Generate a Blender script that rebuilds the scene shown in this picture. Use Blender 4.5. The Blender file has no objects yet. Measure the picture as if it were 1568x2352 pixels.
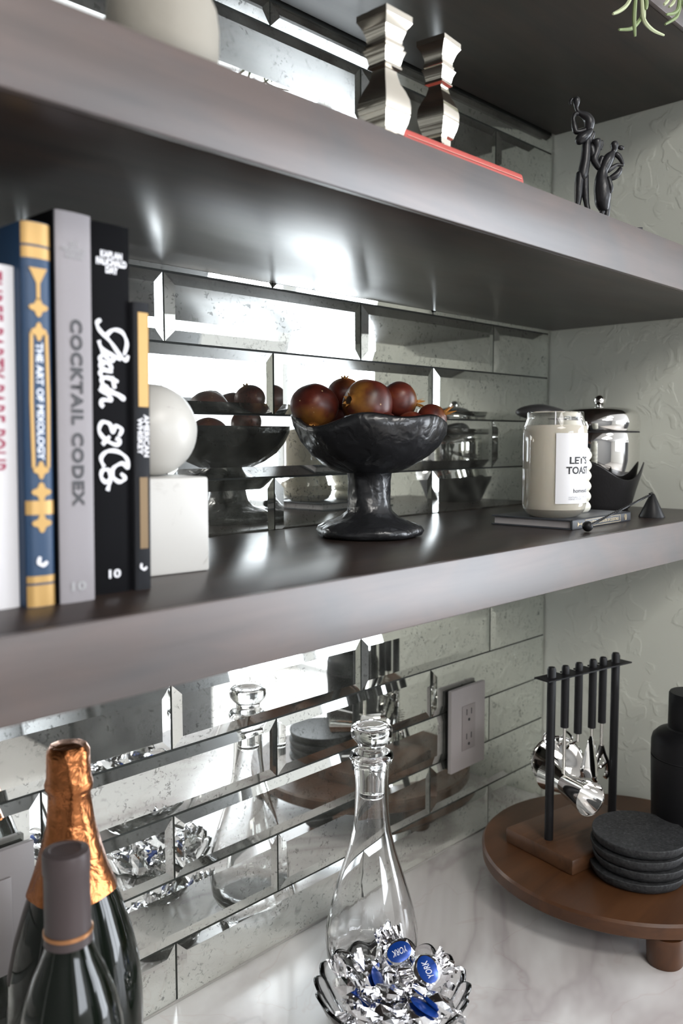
import bpy, bmesh, math, random
from mathutils import Vector, Matrix, noise
S = bpy.context.scene
COL = S.collection
random.seed(7)
PI = math.pi
R = math.radians

# ------------------------------------------------------------------ camera
YAW, PITCH, ROLL, FPX = 0.8025, -0.0841, -0.0024, 1972.6
CAM = Vector((-1.2919, -0.7711, 0.6299))
fw = Vector((math.cos(PITCH)*math.sin(YAW), math.cos(PITCH)*math.cos(YAW), math.sin(PITCH)))
rt = Vector((math.cos(YAW), -math.sin(YAW), 0)); up = rt.cross(fw)
rt2 = rt*math.cos(ROLL) + up*math.sin(ROLL); up2 = -rt*math.sin(ROLL) + up*math.cos(ROLL)
cd = bpy.data.cameras.new('camera'); cam = bpy.data.objects.new('camera', cd); COL.objects.link(cam)
M4 = Matrix((rt2, up2, -fw)).transposed().to_4x4(); M4.translation = CAM
cam.matrix_world = M4
cd.sensor_fit = 'HORIZONTAL'; cd.sensor_width = 24.0; cd.lens = FPX*24/1568
cd.clip_start = 0.02; cd.clip_end = 60
cd.dof.use_dof = True; cd.dof.focus_distance = 0.98; cd.dof.aperture_fstop = 5.0
S.camera = cam
# ------------------------------------------------------------------ world and light
w = bpy.data.worlds.new('world'); S.world = w; w.use_nodes = True
bg = w.node_tree.nodes['Background']; bg.inputs[0].default_value = (0.78, 0.87, 1.0, 1); bg.inputs[1].default_value = 6.0
def area(name, loc, target, sx, sy, power, col=(1, 1, 1)):
    l = bpy.data.lights.new(name, 'AREA'); l.shape = 'RECTANGLE'; l.size = sx; l.size_y = sy; l.energy = power; l.color = col
    o = bpy.data.objects.new(name, l); COL.objects.link(o); o.location = loc
    o.rotation_euler = (Vector(target)-Vector(loc)).to_track_quat('-Z', 'Y').to_euler(); return o
# daylight standing in the two big openings of the window wall
area('daylight_door', (2.72, -2.6, 0.40), (0, -2.6, 0.40), 1.75, 2.6, 108, (0.95, 0.975, 1.0))
area('daylight_window', (2.72, -4.62, 0.95), (0, -4.62, 0.95), 2.1, 1.5, 66, (0.95, 0.975, 1.0))
area('daylight_front_window', (-0.6, -6.5, 0.9), (-0.6, 0, 0.9), 2.3, 1.3, 66, (0.97, 0.985, 1.0))
area('ceiling_lamp_fill', (-1.0, -1.75, 1.74), (-1.0, -1.75, 0), 0.45, 0.45, 24, (1.0, 0.97, 0.93))
area('ceiling_lamp_fill', (-2.1, -2.6, 1.74), (-2.1, -2.6, 0), 1.2, 1.2, 56, (1.0, 0.97, 0.93))  # broad overhead fill, added to brighten the right wall
S.view_settings.view_transform = 'Standard'; S.view_settings.look = 'None'
S.view_settings.gamma = 1; S.view_settings.use_curve_mapping = False
S.view_settings.exposure = 0.0

# ------------------------------------------------------------------ materials
def mat(name, col=(0.5, 0.5, 0.5), rough=0.5, metal=0.0, spec=0.5, trans=0.0, ior=1.45, coat=0.0, sss=0.0, emit=None):
    m = bpy.data.materials.new(name); m.use_nodes = True
    b = m.node_tree.nodes['Principled BSDF']
    b.inputs['Base Color'].default_value = (*col, 1); b.inputs['Roughness'].default_value = rough
    b.inputs['Metallic'].default_value = metal; b.inputs['Specular IOR Level'].default_value = spec
    b.inputs['Transmission Weight'].default_value = trans; b.inputs['IOR'].default_value = ior
    b.inputs['Coat Weight'].default_value = coat
    if sss: b.inputs['Subsurface Weight'].default_value = sss; b.inputs['Subsurface Radius'].default_value = (.01, .008, .006)
    return m
def nodes(m): return m.node_tree.nodes, m.node_tree.links, m.node_tree.nodes['Principled BSDF']
def coords(m, scale=(1, 1, 1), kind='Object'):
    n, l, b = nodes(m); t = n.new('ShaderNodeTexCoord'); mp = n.new('ShaderNodeMapping'); mp.inputs['Scale'].default_value = scale
    l.new(t.outputs[kind], mp.inputs[0]); return mp.outputs[0]
def tnoise(m, vec, scale, detail=4, rough=0.5, dist=0.0):
    n, l, b = nodes(m); t = n.new('ShaderNodeTexNoise'); t.inputs['Scale'].default_value = scale; t.inputs['Detail'].default_value = detail
    t.inputs['Roughness'].default_value = rough; t.inputs['Distortion'].default_value = dist; l.new(vec, t.inputs['Vector']); return t.outputs['Fac']
def ramp(m, fac, stops):
    n, l, b = nodes(m); r = n.new('ShaderNodeValToRGB'); e = r.color_ramp.elements
    while len(e) < len(stops): e.new(0.5)
    for i, (p, c) in enumerate(stops):
        e[i].position = p; e[i].color = (*c, 1) if len(c) == 3 else c
    l.new(fac, r.inputs[0]); return r.outputs[0]
def bump(m, fac, strength=0.3, dist=0.002, bsdf=None):
    n, l, b = nodes(m); bp = n.new('ShaderNodeBump'); bp.inputs['Strength'].default_value = strength; bp.inputs['Distance'].default_value = dist
    l.new(fac, bp.inputs['Height']); l.new(bp.outputs[0], (bsdf or b).inputs['Normal']); return bp
def mixc(m, fac, a, c, mode='MIX'):
    n, l, b = nodes(m); x = n.new('ShaderNodeMix'); x.data_type = 'RGBA'; x.blend_type = mode
    if isinstance(fac, float): x.inputs[0].default_value = fac
    else: l.new(fac, x.inputs[0])
    for i, v in ((6, a), (7, c)):
        if isinstance(v, tuple): x.inputs[i].default_value = (*v, 1)
        else: l.new(v, x.inputs[i])
    return x.outputs[2]

# painted wall with knock-down texture
def wall_paint(name, col, strength):
    m = mat(name, col, 0.75); n, l, b = nodes(m)
    v = coords(m)
    a = tnoise(m, v, 30, 3, 0.5, 0.9)
    rr = ramp(m, a, [(0.52, (0, 0, 0)), (0.60, (1, 1, 1)), (0.70, (0.85, 0.85, 0.85))])
    f = tnoise(m, v, 160, 2, 0.5)
    mm = n.new('ShaderNodeMath'); mm.operation = 'MULTIPLY_ADD'; l.new(f, mm.inputs[0]); mm.inputs[1].default_value = 0.18; l.new(rr, mm.inputs[2])
    bump(m, mm.outputs[0], strength, 0.0016); return m
M_sage = wall_paint('sage_wall_paint', (0.64, 0.655, 0.585), 0.36)
M_room = mat('room_paint', (0.78, 0.77, 0.74), 0.8)
M_ceil = mat('ceiling_paint', (0.60, 0.59, 0.58), 0.9)
M_floor = mat('pale_floor', (0.52, 0.49, 0.46), 0.35)
M_dim = mat('dimmed_wall_paint', (0.16, 0.16, 0.16), 0.7)  # dark colour stands in for the unlit left side of the room
M_frame = mat('window_frame_paint', (0.75, 0.75, 0.75), 0.4)

# stained wood of the shelves
def stained(name, c0, c1, rough, axis=0, spec=0.5, coat=0.0):
    m = mat(name, c0, rough, spec=spec, coat=coat); n, l, b = nodes(m)
    sc = [1, 1, 1]; sc[axis] = 0.07
    v = coords(m, tuple(sc))
    a = tnoise(m, v, 55, 5, 0.6, 0.6)
    bl = ramp(m, tnoise(m, coords(m, (0.5, 1, 1)), 14, 3, 0.55, 0.8), [(0.40, (0.95, 0.97, 1.0)), (0.62, (1.22, 1.06, 1.0))])
    l.new(mixc(m, 1.0, ramp(m, a, [(0.3, c0), (0.72, c1)]), bl, 'MULTIPLY'), b.inputs['Base Color'])
    vv = coords(m, (0.35, 1, 1)); cl = tnoise(m, vv, 9, 3)
    n2 = n.new('ShaderNodeMapRange'); n2.inputs[3].default_value = rough-0.05; n2.inputs[4].default_value = rough+0.07; l.new(cl, n2.inputs[0]); l.new(n2.outputs[0], b.inputs['Roughness'])
    b.inputs['Coat Roughness'].default_value = 0.3
    bump(m, a, 0.05, 0.0006); return m
M_shelf = stained('espresso_stained_wood', (0.018, 0.015, 0.014), (0.036, 0.028, 0.024), 0.29, spec=0.27)
M_shelf_front = stained('espresso_stained_wood_sheen', (0.060, 0.053, 0.052), (0.092, 0.078, 0.075), 0.36, spec=0.75)  # lighter copy of the shelf wood, window sheen put into the colour

# antique mirror
M_mir = bpy.data.materials.new('antique_mirror_glass'); M_mir.use_nodes = True
def mirror_nodes(m):
    n, l = m.node_tree.nodes, m.node_tree.links; n.clear()
    out = n.new('ShaderNodeOutputMaterial'); mix = n.new('ShaderNodeMixShader'); g = n.new('ShaderNodeBsdfGlossy'); d = n.new('ShaderNodeBsdfDiffuse')
    g.inputs['Roughness'].default_value = 0.012; g.inputs['Color'].default_value = (0.86, 0.88, 0.85, 1)
    d.inputs['Color'].default_value = (0.62, 0.64, 0.57, 1)
    dk = n.new('ShaderNodeBsdfDiffuse'); dk.inputs['Color'].default_value = (0.05, 0.05, 0.045, 1); mix2 = n.new('ShaderNodeMixShader')
    tc = n.new('ShaderNodeTexCoord'); geo = n.new('ShaderNodeNewGeometry')
    def nz(sc, det, dist=0.0):
        t = n.new('ShaderNodeTexNoise'); t.inputs['Scale'].default_value = sc; t.inputs['Detail'].default_value = det; t.inputs['Distortion'].default_value = dist; l.new(geo.outputs['Position'], t.inputs['Vector']); return t.outputs['Fac']
    def rp(f, a, b, va=0., vb=1.):
        r = n.new('ShaderNodeMapRange'); r.inputs[1].default_value = a; r.inputs[2].default_value = b; r.inputs[3].default_value = va; r.inputs[4].default_value = vb; l.new(f, r.inputs[0]); return r.outputs[0]
    def mul(a, b, op='MULTIPLY'):
        x = n.new('ShaderNodeMath'); x.operation = op
        for i, v in enumerate((a, b)):
            if isinstance(v, float): x.inputs[i].default_value = v
            else: l.new(v, x.inputs[i])
        return x.outputs[0]
    cloud = rp(nz(30, 4, 0.5), 0.35, 0.75, 0.0, 1.0)
    specks = rp(nz(210, 3, 0.9), 0.585, 0.66, 0.0, 1.0)
    sp = mul(specks, rp(nz(24, 2), 0.38, 0.60))
    big = mul(rp(nz(75, 4, 0.6), 0.62, 0.76), 0.55); sp = mul(mul(sp, big, 'MAXIMUM'), 0.55)
    fac = mul(mul(cloud, 0.08), 0.02, 'ADD')
    l.new(fac, mix.inputs[0]); l.new(g.outputs[0], mix.inputs[1]); l.new(d.outputs[0], mix.inputs[2])
    l.new(sp, mix2.inputs[0]); l.new(mix.outputs[0], mix2.inputs[1]); l.new(dk.outputs[0], mix2.inputs[2]); l.new(mix2.outputs[0], out.inputs[0])
mirror_nodes(M_mir)
M_grout = mat('dark_grout', (0.02, 0.022, 0.02), 0.7)

# marble counter
M_counter = mat('white_veined_marble', (0.8, 0.79, 0.78), 0.22); n, l, b = nodes(M_counter)
v = coords(M_counter); a = tnoise(M_counter, v, 1.5, 5, 0.5, 1.4); veins = ramp(M_counter, a, [(0.43, (0.68, 0.665, 0.655)), (0.490, (0.44, 0.405, 0.40)), (0.506, (0.54, 0.51, 0.50)), (0.58, (0.68, 0.665, 0.655))])
c2 = tnoise(M_counter, v, 3.0, 4, 0.5, 2.0); fine = ramp(M_counter, c2, [(0.492, (1, 1, 1)), (0.501, (0.90, 0.82, 0.81)), (0.510, (1, 1, 1))])
l.new(mixc(M_counter, 0.5, veins, fine, 'MULTIPLY'), b.inputs['Base Color'])
def marble(name, base, vein, sc):
    m = mat(name, base, 0.35, sss=0.0); n, l, b = nodes(m); v = coords(m)
    l.new(ramp(m, tnoise(m, v, sc, 6, 0.6, 1.5), [(0.35, base), (0.62, base), (0.7, vein)]), b.inputs['Base Color']); return m
M_marble = marble('white_marble', (0.56, 0.55, 0.525), (0.38, 0.36, 0.34), 18)
M_marble_ball = marble('translucent_white_marble', (0.54, 0.525, 0.49), (0.34, 0.30, 0.30), 26)

def wood(name, c0, c1, axis, rough=0.45, sc=40):
    m = mat(name, c0, rough); n, l, b = nodes(m); s = [1, 1, 1]; s[axis] = 0.09
    a = tnoise(m, coords(m, tuple(s)), sc, 5, 0.6, 0.8); l.new(ramp(m, a, [(0.32, c0), (0.7, c1)]), b.inputs['Base Color']); bump(m, a, 0.06, 0.0005); return m
M_acacia = wood('warm_brown_wood', (0.050, 0.019, 0.007), (0.095, 0.038, 0.014), 0, 0.42, 22)
M_block = wood('grained_acacia_block', (0.050, 0.022, 0.010), (0.135, 0.062, 0.030), 0, 0.42, 30)
M_cab = mat('dark_cabinet', (0.05, 0.05, 0.052), 0.4)
M_cab2 = mat('base_cabinet_paint', (0.30, 0.31, 0.29), 0.5)

# black hammered ceramic
M_bowl = mat('black_hammered_ceramic', (0.014, 0.0145, 0.016), 0.27, spec=0.6); bump(M_bowl, tnoise(M_bowl, coords(M_bowl), 75, 2, 0.45, 0.4), 0.55, 0.004)
M_matte_black = mat('matte_black', (0.010, 0.010, 0.011), 0.42, spec=0.28)
M_black_iron = mat('black_cast_iron', (0.012, 0.012, 0.014), 0.33); bump(M_black_iron, tnoise(M_black_iron, coords(M_black_iron), 120, 2), 0.25, 0.002)
M_stone = mat('charcoal_stone', (0.06, 0.062, 0.065), 0.55, spec=0.25); n, l, b = nodes(M_stone); a = tnoise(M_stone, coords(M_stone), 260, 5, 0.7); l.new(ramp(M_stone, a, [(0.35, (0.016, 0.017, 0.018)), (0.62, (0.045, 0.046, 0.048)), (0.78, (0.12, 0.12, 0.12))]), b.inputs['Base Color']); bump(M_stone, a, 0.15, 0.001)
M_chrome = mat('polished_chrome', (0.86, 0.85, 0.83), 0.03, 1.0)
M_silver = mat('warm_polished_silver', (0.90, 0.84, 0.74), 0.05, 1.0)
M_steel = mat('brushed_steel', (0.62, 0.60, 0.56), 0.22, 1.0)
M_shaker = mat('black_satin_coating', (0.008, 0.008, 0.009), 0.45, spec=0.22)
M_glass = mat('clear_glass', (1, 1, 1), 0.0, trans=1.0, ior=1.5)
M_jarglass = mat('clear_jar_glass', (1, 1, 1), 0.0, trans=1.0, ior=1.45)
M_wax = mat('cream_wax', (0.90, 0.84, 0.71), 0.5, sss=0.15)
M_wax2 = mat('ivory_wax', (0.80, 0.78, 0.68), 0.5, sss=0.15)
M_label = mat('white_paper_label', (0.76, 0.76, 0.78), 0.5)
M_ink = mat('black_print', (0.02, 0.02, 0.022), 0.6)
M_greyink = mat('grey_print', (0.35, 0.35, 0.36), 0.6)
M_plate = mat('warm_grey_plastic', (0.29, 0.265, 0.26), 0.4)
M_plate2 = mat('warm_grey_plastic_insert', (0.22, 0.195, 0.19), 0.35)
M_copper = mat('crumpled_copper_foil', (0.36, 0.135, 0.05), 0.27, 1.0); bump(M_copper, tnoise(M_copper, coords(M_copper), 70, 3, 0.5, 0.9), 0.5, 0.004)
M_greenglass = mat('dark_bottle_glass', (0.003, 0.005, 0.003), 0.07, spec=0.5)
M_capsule = mat('mauve_grey_capsule', (0.060, 0.047, 0.048), 0.42, 0.0, spec=0.3)
M_capband = mat('copper_band', (0.42, 0.20, 0.09), 0.35, 0.7)
M_foil = mat('silver_candy_foil', (0.88, 0.88, 0.90), 0.12, 1.0); bump(M_foil, tnoise(M_foil, coords(M_foil), 75, 2, 0.4, 0.6), 0.4, 0.003)
M_foildark = mat('dark_foil_strip', (0.045, 0.042, 0.038), 0.25, 0.6)
M_blue = mat('blue_foil_print', (0.010, 0.055, 0.30), 0.22, 0.3)
M_whiteprint = mat('pale_print', (0.72, 0.76, 0.85), 0.4)
M_vase = mat('sand_textured_ceramic', (0.31, 0.29, 0.25), 0.8); bump(M_vase, tnoise(M_vase, coords(M_vase), 90, 4), 0.25, 0.002)
M_leaf = mat('grey_green_leaf', (0.21, 0.27, 0.12), 0.5); M_leaf2 = mat('pale_leaf_underside', (0.42, 0.46, 0.28), 0.55)
M_pot = mat('white_pot', (0.7, 0.7, 0.68), 0.5)
M_soil = mat('potting_soil', (0.04, 0.03, 0.02), 0.9)

# fruit skin
M_pom = mat('pomegranate_skin', (0.12, 0.012, 0.008), 0.37, spec=0.45); n, l, b = nodes(M_pom)
v = coords(M_pom); a = tnoise(M_pom, v, 28, 4, 0.6, 0.5)
base = ramp(M_pom, a, [(0.35, (0.035, 0.007, 0.005)), (0.56, (0.105, 0.018, 0.010)), (0.74, (0.19, 0.055, 0.018))])
sep = n.new('ShaderNodeSeparateXYZ'); tcn = n.new('ShaderNodeTexCoord'); l.new(tcn.outputs['Object'], sep.inputs[0])
mr = n.new('ShaderNodeMapRange'); mr.inputs[1].default_value = 0.010; mr.inputs[2].default_value = 0.030; l.new(sep.outputs[2], mr.inputs[0])
mm = n.new('ShaderNodeMath'); mm.operation = 'MULTIPLY'; l.new(mr.outputs[0], mm.inputs[0]); l.new(ramp(M_pom, tnoise(M_pom, v, 40, 3), [(0.35, (0, 0, 0)), (0.6, (1, 1, 1))]), mm.inputs[1])
c1 = mixc(M_pom, mm.outputs[0], base, (0.36, 0.17, 0.03))
vo = n.new('ShaderNodeTexVoronoi'); vo.inputs['Scale'].default_value = 150; l.new(v, vo.inputs['Vector'])
dots = ramp(M_pom, vo.outputs['Distance'], [(0.10, (1, 1, 1)), (0.16, (0, 0, 0))])
gate = ramp(M_pom, tnoise(M_pom, v, 110, 1), [(0.58, (0, 0, 0)), (0.62, (1, 1, 1))])
md = n.new('ShaderNodeMath'); md.operation = 'MULTIPLY'; l.new(dots, md.inputs[0]); l.new(gate, md.inputs[1])
l.new(mixc(M_pom, md.outputs[0], c1, (0.45, 0.30, 0.16)), b.inputs['Base Color'])
M_calyx = mat('dry_yellow_calyx', (0.50, 0.24, 0.06), 0.55); M_calyx_in = mat('dark_calyx_inside', (0.03, 0.015, 0.008), 0.8)

# ------------------------------------------------------------------ mesh helpers
def add_box(bm, x0, y0, z0, x1, y1, z1, bev=0.0, seg=2):
    vs = [bm.verts.new(p) for p in ((x0, y0, z0), (x1, y0, z0), (x1, y1, z0), (x0, y1, z0), (x0, y0, z1), (x1, y0, z1), (x1, y1, z1), (x0, y1, z1))]
    fs = [bm.faces.new([vs[i] for i in q]) for q in ((0, 3, 2, 1), (4, 5, 6, 7), (0, 1, 5, 4), (1, 2, 6, 5), (2, 3, 7, 6), (3, 0, 4, 7))]
    if bev:
        es = list({e for f in fs for e in f.edges}); bmesh.ops.bevel(bm, geom=es, offset=bev, segments=seg, profile=0.5, affect='EDGES')
    return bm
def lathe(bm, prof, seg=48, fn=None, cap0=False, cap1=False, c=(0, 0), zoff=0):
    rings = []
    for r, z in prof:
        if r < 1e-6: rings.append([bm.verts.new((c[0], c[1], z+zoff))]); continue
        ring = []
        for i in range(seg):
            t = 2*PI*i/seg; rr, zz = (r, z) if fn is None else fn(r, z, t)
            ring.append(bm.verts.new((c[0]+rr*math.cos(t), c[1]+rr*math.sin(t), zz+zoff)))
        rings.append(ring)
    for a, b_ in zip(rings, rings[1:]):
        for i in range(seg):
            j = (i+1) % seg
            if len(a) == 1 and len(b_) == 1: continue
            if len(a) == 1: bm.faces.new((a[0], b_[j], b_[i]))
            elif len(b_) == 1: bm.faces.new((a[i], a[j], b_[0]))
            else: bm.faces.new((a[i], a[j], b_[j], b_[i]))
    if cap0 and len(rings[0]) > 1: bm.faces.new(list(reversed(rings[0])))
    if cap1 and len(rings[-1]) > 1: bm.faces.new(rings[-1])
    return bm
def tube(bm, pts, rad, seg=8, cap=True, fn=None):
    pts = [Vector(p) for p in pts]; n_ = len(pts); rad = rad if isinstance(rad, (list, tuple)) else [rad]*n_
    rings = []; up_ = Vector((0, 0, 1)); t0 = (pts[1]-pts[0]).normalized()
    if abs(t0.dot(up_)) > 0.95: up_ = Vector((1, 0, 0))
    nrm = (up_ - t0*up_.dot(t0)).normalized()
    for i, p in enumerate(pts):
        t = (pts[min(i+1, n_-1)]-pts[max(i-1, 0)]).normalized()
        nrm = (nrm - t*nrm.dot(t)).normalized(); bn = t.cross(nrm)
        rings.append([bm.verts.new(p + (nrm*math.cos(2*PI*k/seg)+bn*math.sin(2*PI*k/seg))*rad[i]) for k in range(seg)])
    for a, b_ in zip(rings, rings[1:]):
        for k in range(seg): bm.faces.new((a[k], a[(k+1) % seg], b_[(k+1) % seg], b_[k]))
    if cap: bm.faces.new(list(reversed(rings[0]))); bm.faces.new(rings[-1])
    return bm
def sphere(bm, c, r, seg=24, rings=14, sc=(1, 1, 1)):
    bmesh.ops.create_uvsphere(bm, u_segments=seg, v_segments=rings, radius=1, matrix=Matrix.Translation(c) @ Matrix.Diagonal((r*sc[0], r*sc[1], r*sc[2], 1))); return bm
def bezier(P, n_=10):
    out = []
    P = [Vector(p) for p in P]
    for i in range(len(P)-1):
        p0 = P[max(i-1, 0)]; p1 = P[i]; p2 = P[i+1]; p3 = P[min(i+2, len(P)-1)]
        for k in range(n_):
            t = k/n_; out.append(0.5*((2*p1)+(p2-p0)*t+(2*p0-5*p1+4*p2-p3)*t*t+(3*p1-p0-3*p2+p3)*t**3))
    out.append(P[-1]); return out
def obj(name, bm, m, parent=None, loc=None, smooth=True, ang=40, rot=None):
    bmesh.ops.recalc_face_normals(bm, faces=bm.faces)
    me = bpy.data.meshes.new(name); bm.to_mesh(me); bm.free()
    ms = m if isinstance(m, (list, tuple)) else [m]
    for x in ms: me.materials.append(x)
    if smooth:
        for p in me.polygons: p.use_smooth = True
        if ang < 180: me.set_sharp_from_angle(angle=R(ang))
    o = bpy.data.objects.new(name, me); COL.objects.link(o)
    if parent: o.parent = parent
    if loc is not None: o.location = loc
    if rot is not None: o.rotation_euler = rot
    return o
def B(): return bmesh.new()
def thing(name, label, cat, loc=(0, 0, 0), rz=0, group=None):
    o = bpy.data.objects.new(name, None); COL.objects.link(o); o.location = loc; o.rotation_euler = (0, 0, rz); o.empty_display_size = 0.02
    o['label'] = label; o['category'] = cat
    if group: o['group'] = group
    return o
def tag(o, label, cat, group=None):
    o['label'] = label; o['category'] = cat
    if group: o['group'] = group
    return o
def struct(name, bm, m, smooth=False, parent=None, label=None):
    o = obj(name, bm, m, parent, smooth=smooth)
    if parent is None: o['kind'] = 'structure'
    if label: o['label'] = label
    return o
def box_obj(name, a, m, parent=None, bev=0.0, **k):
    return obj(name, add_box(B(), *a, bev=bev), m, parent, smooth=bev > 0, ang=30, **k)
# lettering: text turned to mesh, fitted in a w x h box centred at c; X and Y are the writing's own right and up
def text(name, body, m, parent, c, X, Y, w_, h_, bold=0.0, thick=0.0002, shear=0.0, spacing=1.0, wrapf=None):
    cu = bpy.data.curves.new('t', 'FONT'); cu.body = body; cu.size = 1; cu.align_x = 'CENTER'; cu.offset = bold; cu.shear = shear; cu.space_character = spacing; cu.space_line = 0.85; cu.resolution_u = 3
    to = bpy.data.objects.new('t', cu); COL.objects.link(to)
    dg = bpy.context.evaluated_depsgraph_get(); me = bpy.data.meshes.new_from_object(to.evaluated_get(dg)); bpy.data.objects.remove(to); bpy.data.curves.remove(cu)
    xs = [v.co.x for v in me.vertices]; ys = [v.co.y for v in me.vertices]
    x0, x1, y0, y1 = min(xs), max(xs), min(ys), max(ys); X = Vector(X); Y = Vector(Y); Z = X.cross(Y)
    for v in me.vertices:
        a_ = ((v.co.x-x0)/(x1-x0)-0.5)*w_; b_ = ((v.co.y-y0)/(y1-y0)-0.5)*h_
        v.co = wrapf(a_, b_) if wrapf else Vector(c)+X*a_+Y*b_+Z*thick
    me.materials.clear(); me.materials.append(m); me.name = name
    o = bpy.data.objects.new(name, me); COL.objects.link(o); o.parent = parent; return o
def stroke(name, lines, rad, m, parent, c, X, Y, flat=0.0003):
    bm = B(); X = Vector(X); Y = Vector(Y); Z = X.cross(Y)
    for ln in lines:
        pts = bezier([(p[0], p[1], 0) for p in ln], 6)
        rr = [rad*(0.75+0.45*abs(math.sin(i*0.35))) for i in range(len(pts))]
        tube(bm, pts, rr, 6)
    for v in bm.verts: v.co = Vector(c)+X*v.co.x+Y*v.co.y+Z*(max(v.co.z, -0.0001)*0.2+flat)
    return obj(name, bm, m, parent)

# ------------------------------------------------------------------ structure
MS, US, TP = 0.5225, 0.866, 1.132        # tops of the middle and upper shelf, underside of the top board
XR = 0.0155                               # face of the right wall
TW, TH, Z0 = 0.3048, 0.0737, 0.8065       # mirror tile pitch, and a row line
wb = struct('wall_back', add_box(B(), -3.4, 0.006, -0.91, 0.0155, 0.12, 1.78), M_room)
wt = struct('trim_1', add_box(B(), -2.3, 0.0035, 0.0, XR, 0.0059, TP+0.02), M_grout)
wr = struct('wall_right', add_box(B(), XR, -0.40, -0.91, XR+0.13, 0.12, 1.78), M_sage)
struct('wall_beyond', add_box(B(), XR+0.13, 0.0, -0.91, 2.9, 0.12, 1.78), M_room)
struct('floor', add_box(B(), -3.4, -6.4, -0.95, 2.9, 0.12, -0.91), M_floor)
struct('ceiling', add_box(B(), -3.4, -6.4, 1.78, 2.9, 0.12, 1.84), M_ceil)
struct('wall_left', add_box(B(), -3.5, -6.4, -0.91, -3.4, 0.12, 1.78), M_dim)
bm = B()
for x0, x1, z0, z1 in ((-3.4, -1.8, -0.91, 1.78), (0.6, 2.9, -0.91, 1.78), (-1.8, 0.6, -0.91, 0.22), (-1.8, 0.6, 1.58, 1.78)): add_box(bm, x0, -6.46, z0, x1, -6.4, z1)
struct('wall_front', bm, M_room)
bm = B()
for x in (-1.78, -1.2, -0.6, 0.0, 0.58): add_box(bm, x-0.025, -6.45, 0.22, x+0.025, -6.39, 1.58)
for z in (0.24, 1.56): add_box(bm, -1.8, -6.445, z-0.025, 0.6, -6.395, z+0.025)
struct('window_2', bm, M_frame)
bm = B()
for a in ((-4.20, -1.70, None, None),):
    pass
for y0, y1, z0, z1 in ((-1.75, 0.0, -0.91, 1.78), (-3.56, -3.48, -0.91, 1.78), (-6.4, -5.7, -0.91, 1.78), (-3.48, -1.75, 1.70, 1.78), (-5.7, -3.56, -0.91, 0.20), (-5.7, -3.56, 1.70, 1.78)):
    add_box(bm, 2.6, y0, z0, 2.66, y1, z1)
ww = struct('wall_window_side', bm, M_room)
def window(name, y0, y1, z0, z1, verts, horiz):
    bm = B(); t = 0.02
    for y in [y0, y1]+verts: add_box(bm, 2.6, y-t, z0, 2.65, y+t, z1)
    for z in [z0, z1]+horiz: add_box(bm, 2.605, y0, z-t, 2.645, y1, z+t)
    o = struct(name, bm, M_frame)
    return o
window('door_1', -3.46, -1.77, -0.88, 1.67, [-2.6], [])
window('window_1', -5.67, -3.58, 0.22, 1.67, [-4.27, -4.97], [])

# mirror tiles, bevelled, each a piece of the back wall
def tile_mesh(wd, ht, bev=0.0120, dep=0.0021):
    bm = B(); x, z = wd/2, ht/2
    o_ = [bm.verts.new((sx*x, 0, sz*z)) for sx, sz in ((-1, -1), (1, -1), (1, 1), (-1, 1))]
    i_ = [bm.verts.new((sx*(x-bev), -dep, sz*(z-bev))) for sx, sz in ((-1, -1), (1, -1), (1, 1), (-1, 1))]
    k_ = [bm.verts.new((sx*x, 0.0035, sz*z)) for sx, sz in ((-1, -1), (1, -1), (1, 1), (-1, 1))]
    bm.faces.new(i_)
    for k in range(4):
        j = (k+1) % 4; bm.faces.new((o_[k], o_[j], i_[j], i_[k])); bm.faces.new((k_[k], k_[j], o_[j], o_[k]))
    bmesh.ops.recalc_face_normals(bm, faces=bm.faces)
    me = bpy.data.meshes.new('tile'); bm.to_mesh(me); bm.free(); me.materials.append(M_mir); return me
cache = {}
for row in range(-5, 12):
    zt = Z0-row*TH; zb = zt-TH
    zt = min(zt, TP-0.001); zb = max(zb, 0.0005)
    if row == 3: pass
    if zt-zb < 0.02: continue
    xs = [XR-0.002]; x = 0.0
    odd = (row % 2 == 0)                   # joints at odd half tiles in rows 0, 2, 4 ...
    x = -TW/2 if odd else -TW
    while x > -2.3: xs.append(x); x -= TW
    for xa, xb in zip(xs, xs[1:]):
        key = (round(xa-xb, 4), round(zt-zb, 4))
        if key not in cache: cache[key] = tile_mesh(key[0]-0.0022, key[1]-0.0024)  # widened dark row gaps also imitate the bevels' dark reflection
        t = bpy.data.objects.new('tile', cache[key]); COL.objects.link(t); t.parent = wb
        t.location = ((xa+xb)/2, 0.0, (zt+zb)/2)
        t.rotation_euler = (R(random.uniform(-.22, .22)), 0, R(random.uniform(-.2, .2)))

# counter, base cabinet
tag(box_obj('countertop', (-2.3, -0.64, -0.03, XR-0.001, -0.0005, 0.0), M_counter, bev=0.002), 'white marble countertop with fine grey and reddish veins', 'countertop')
bc = thing('base_cabinet', 'grey-green base cabinet under the white marble countertop', 'cabinet', (-1.1, -0.3, -0.91))
box_obj('body', (-1.2, -0.28, 0, 1.11, 0.29, 0.879), M_cab2, bc)
for i in range(5): 
    d_ = box_obj('door', (-1.19+i*0.46, -0.30, 0.1, -1.19+i*0.46+0.45, -0.281, 0.87), M_cab2, bc, bev=0.003)

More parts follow.
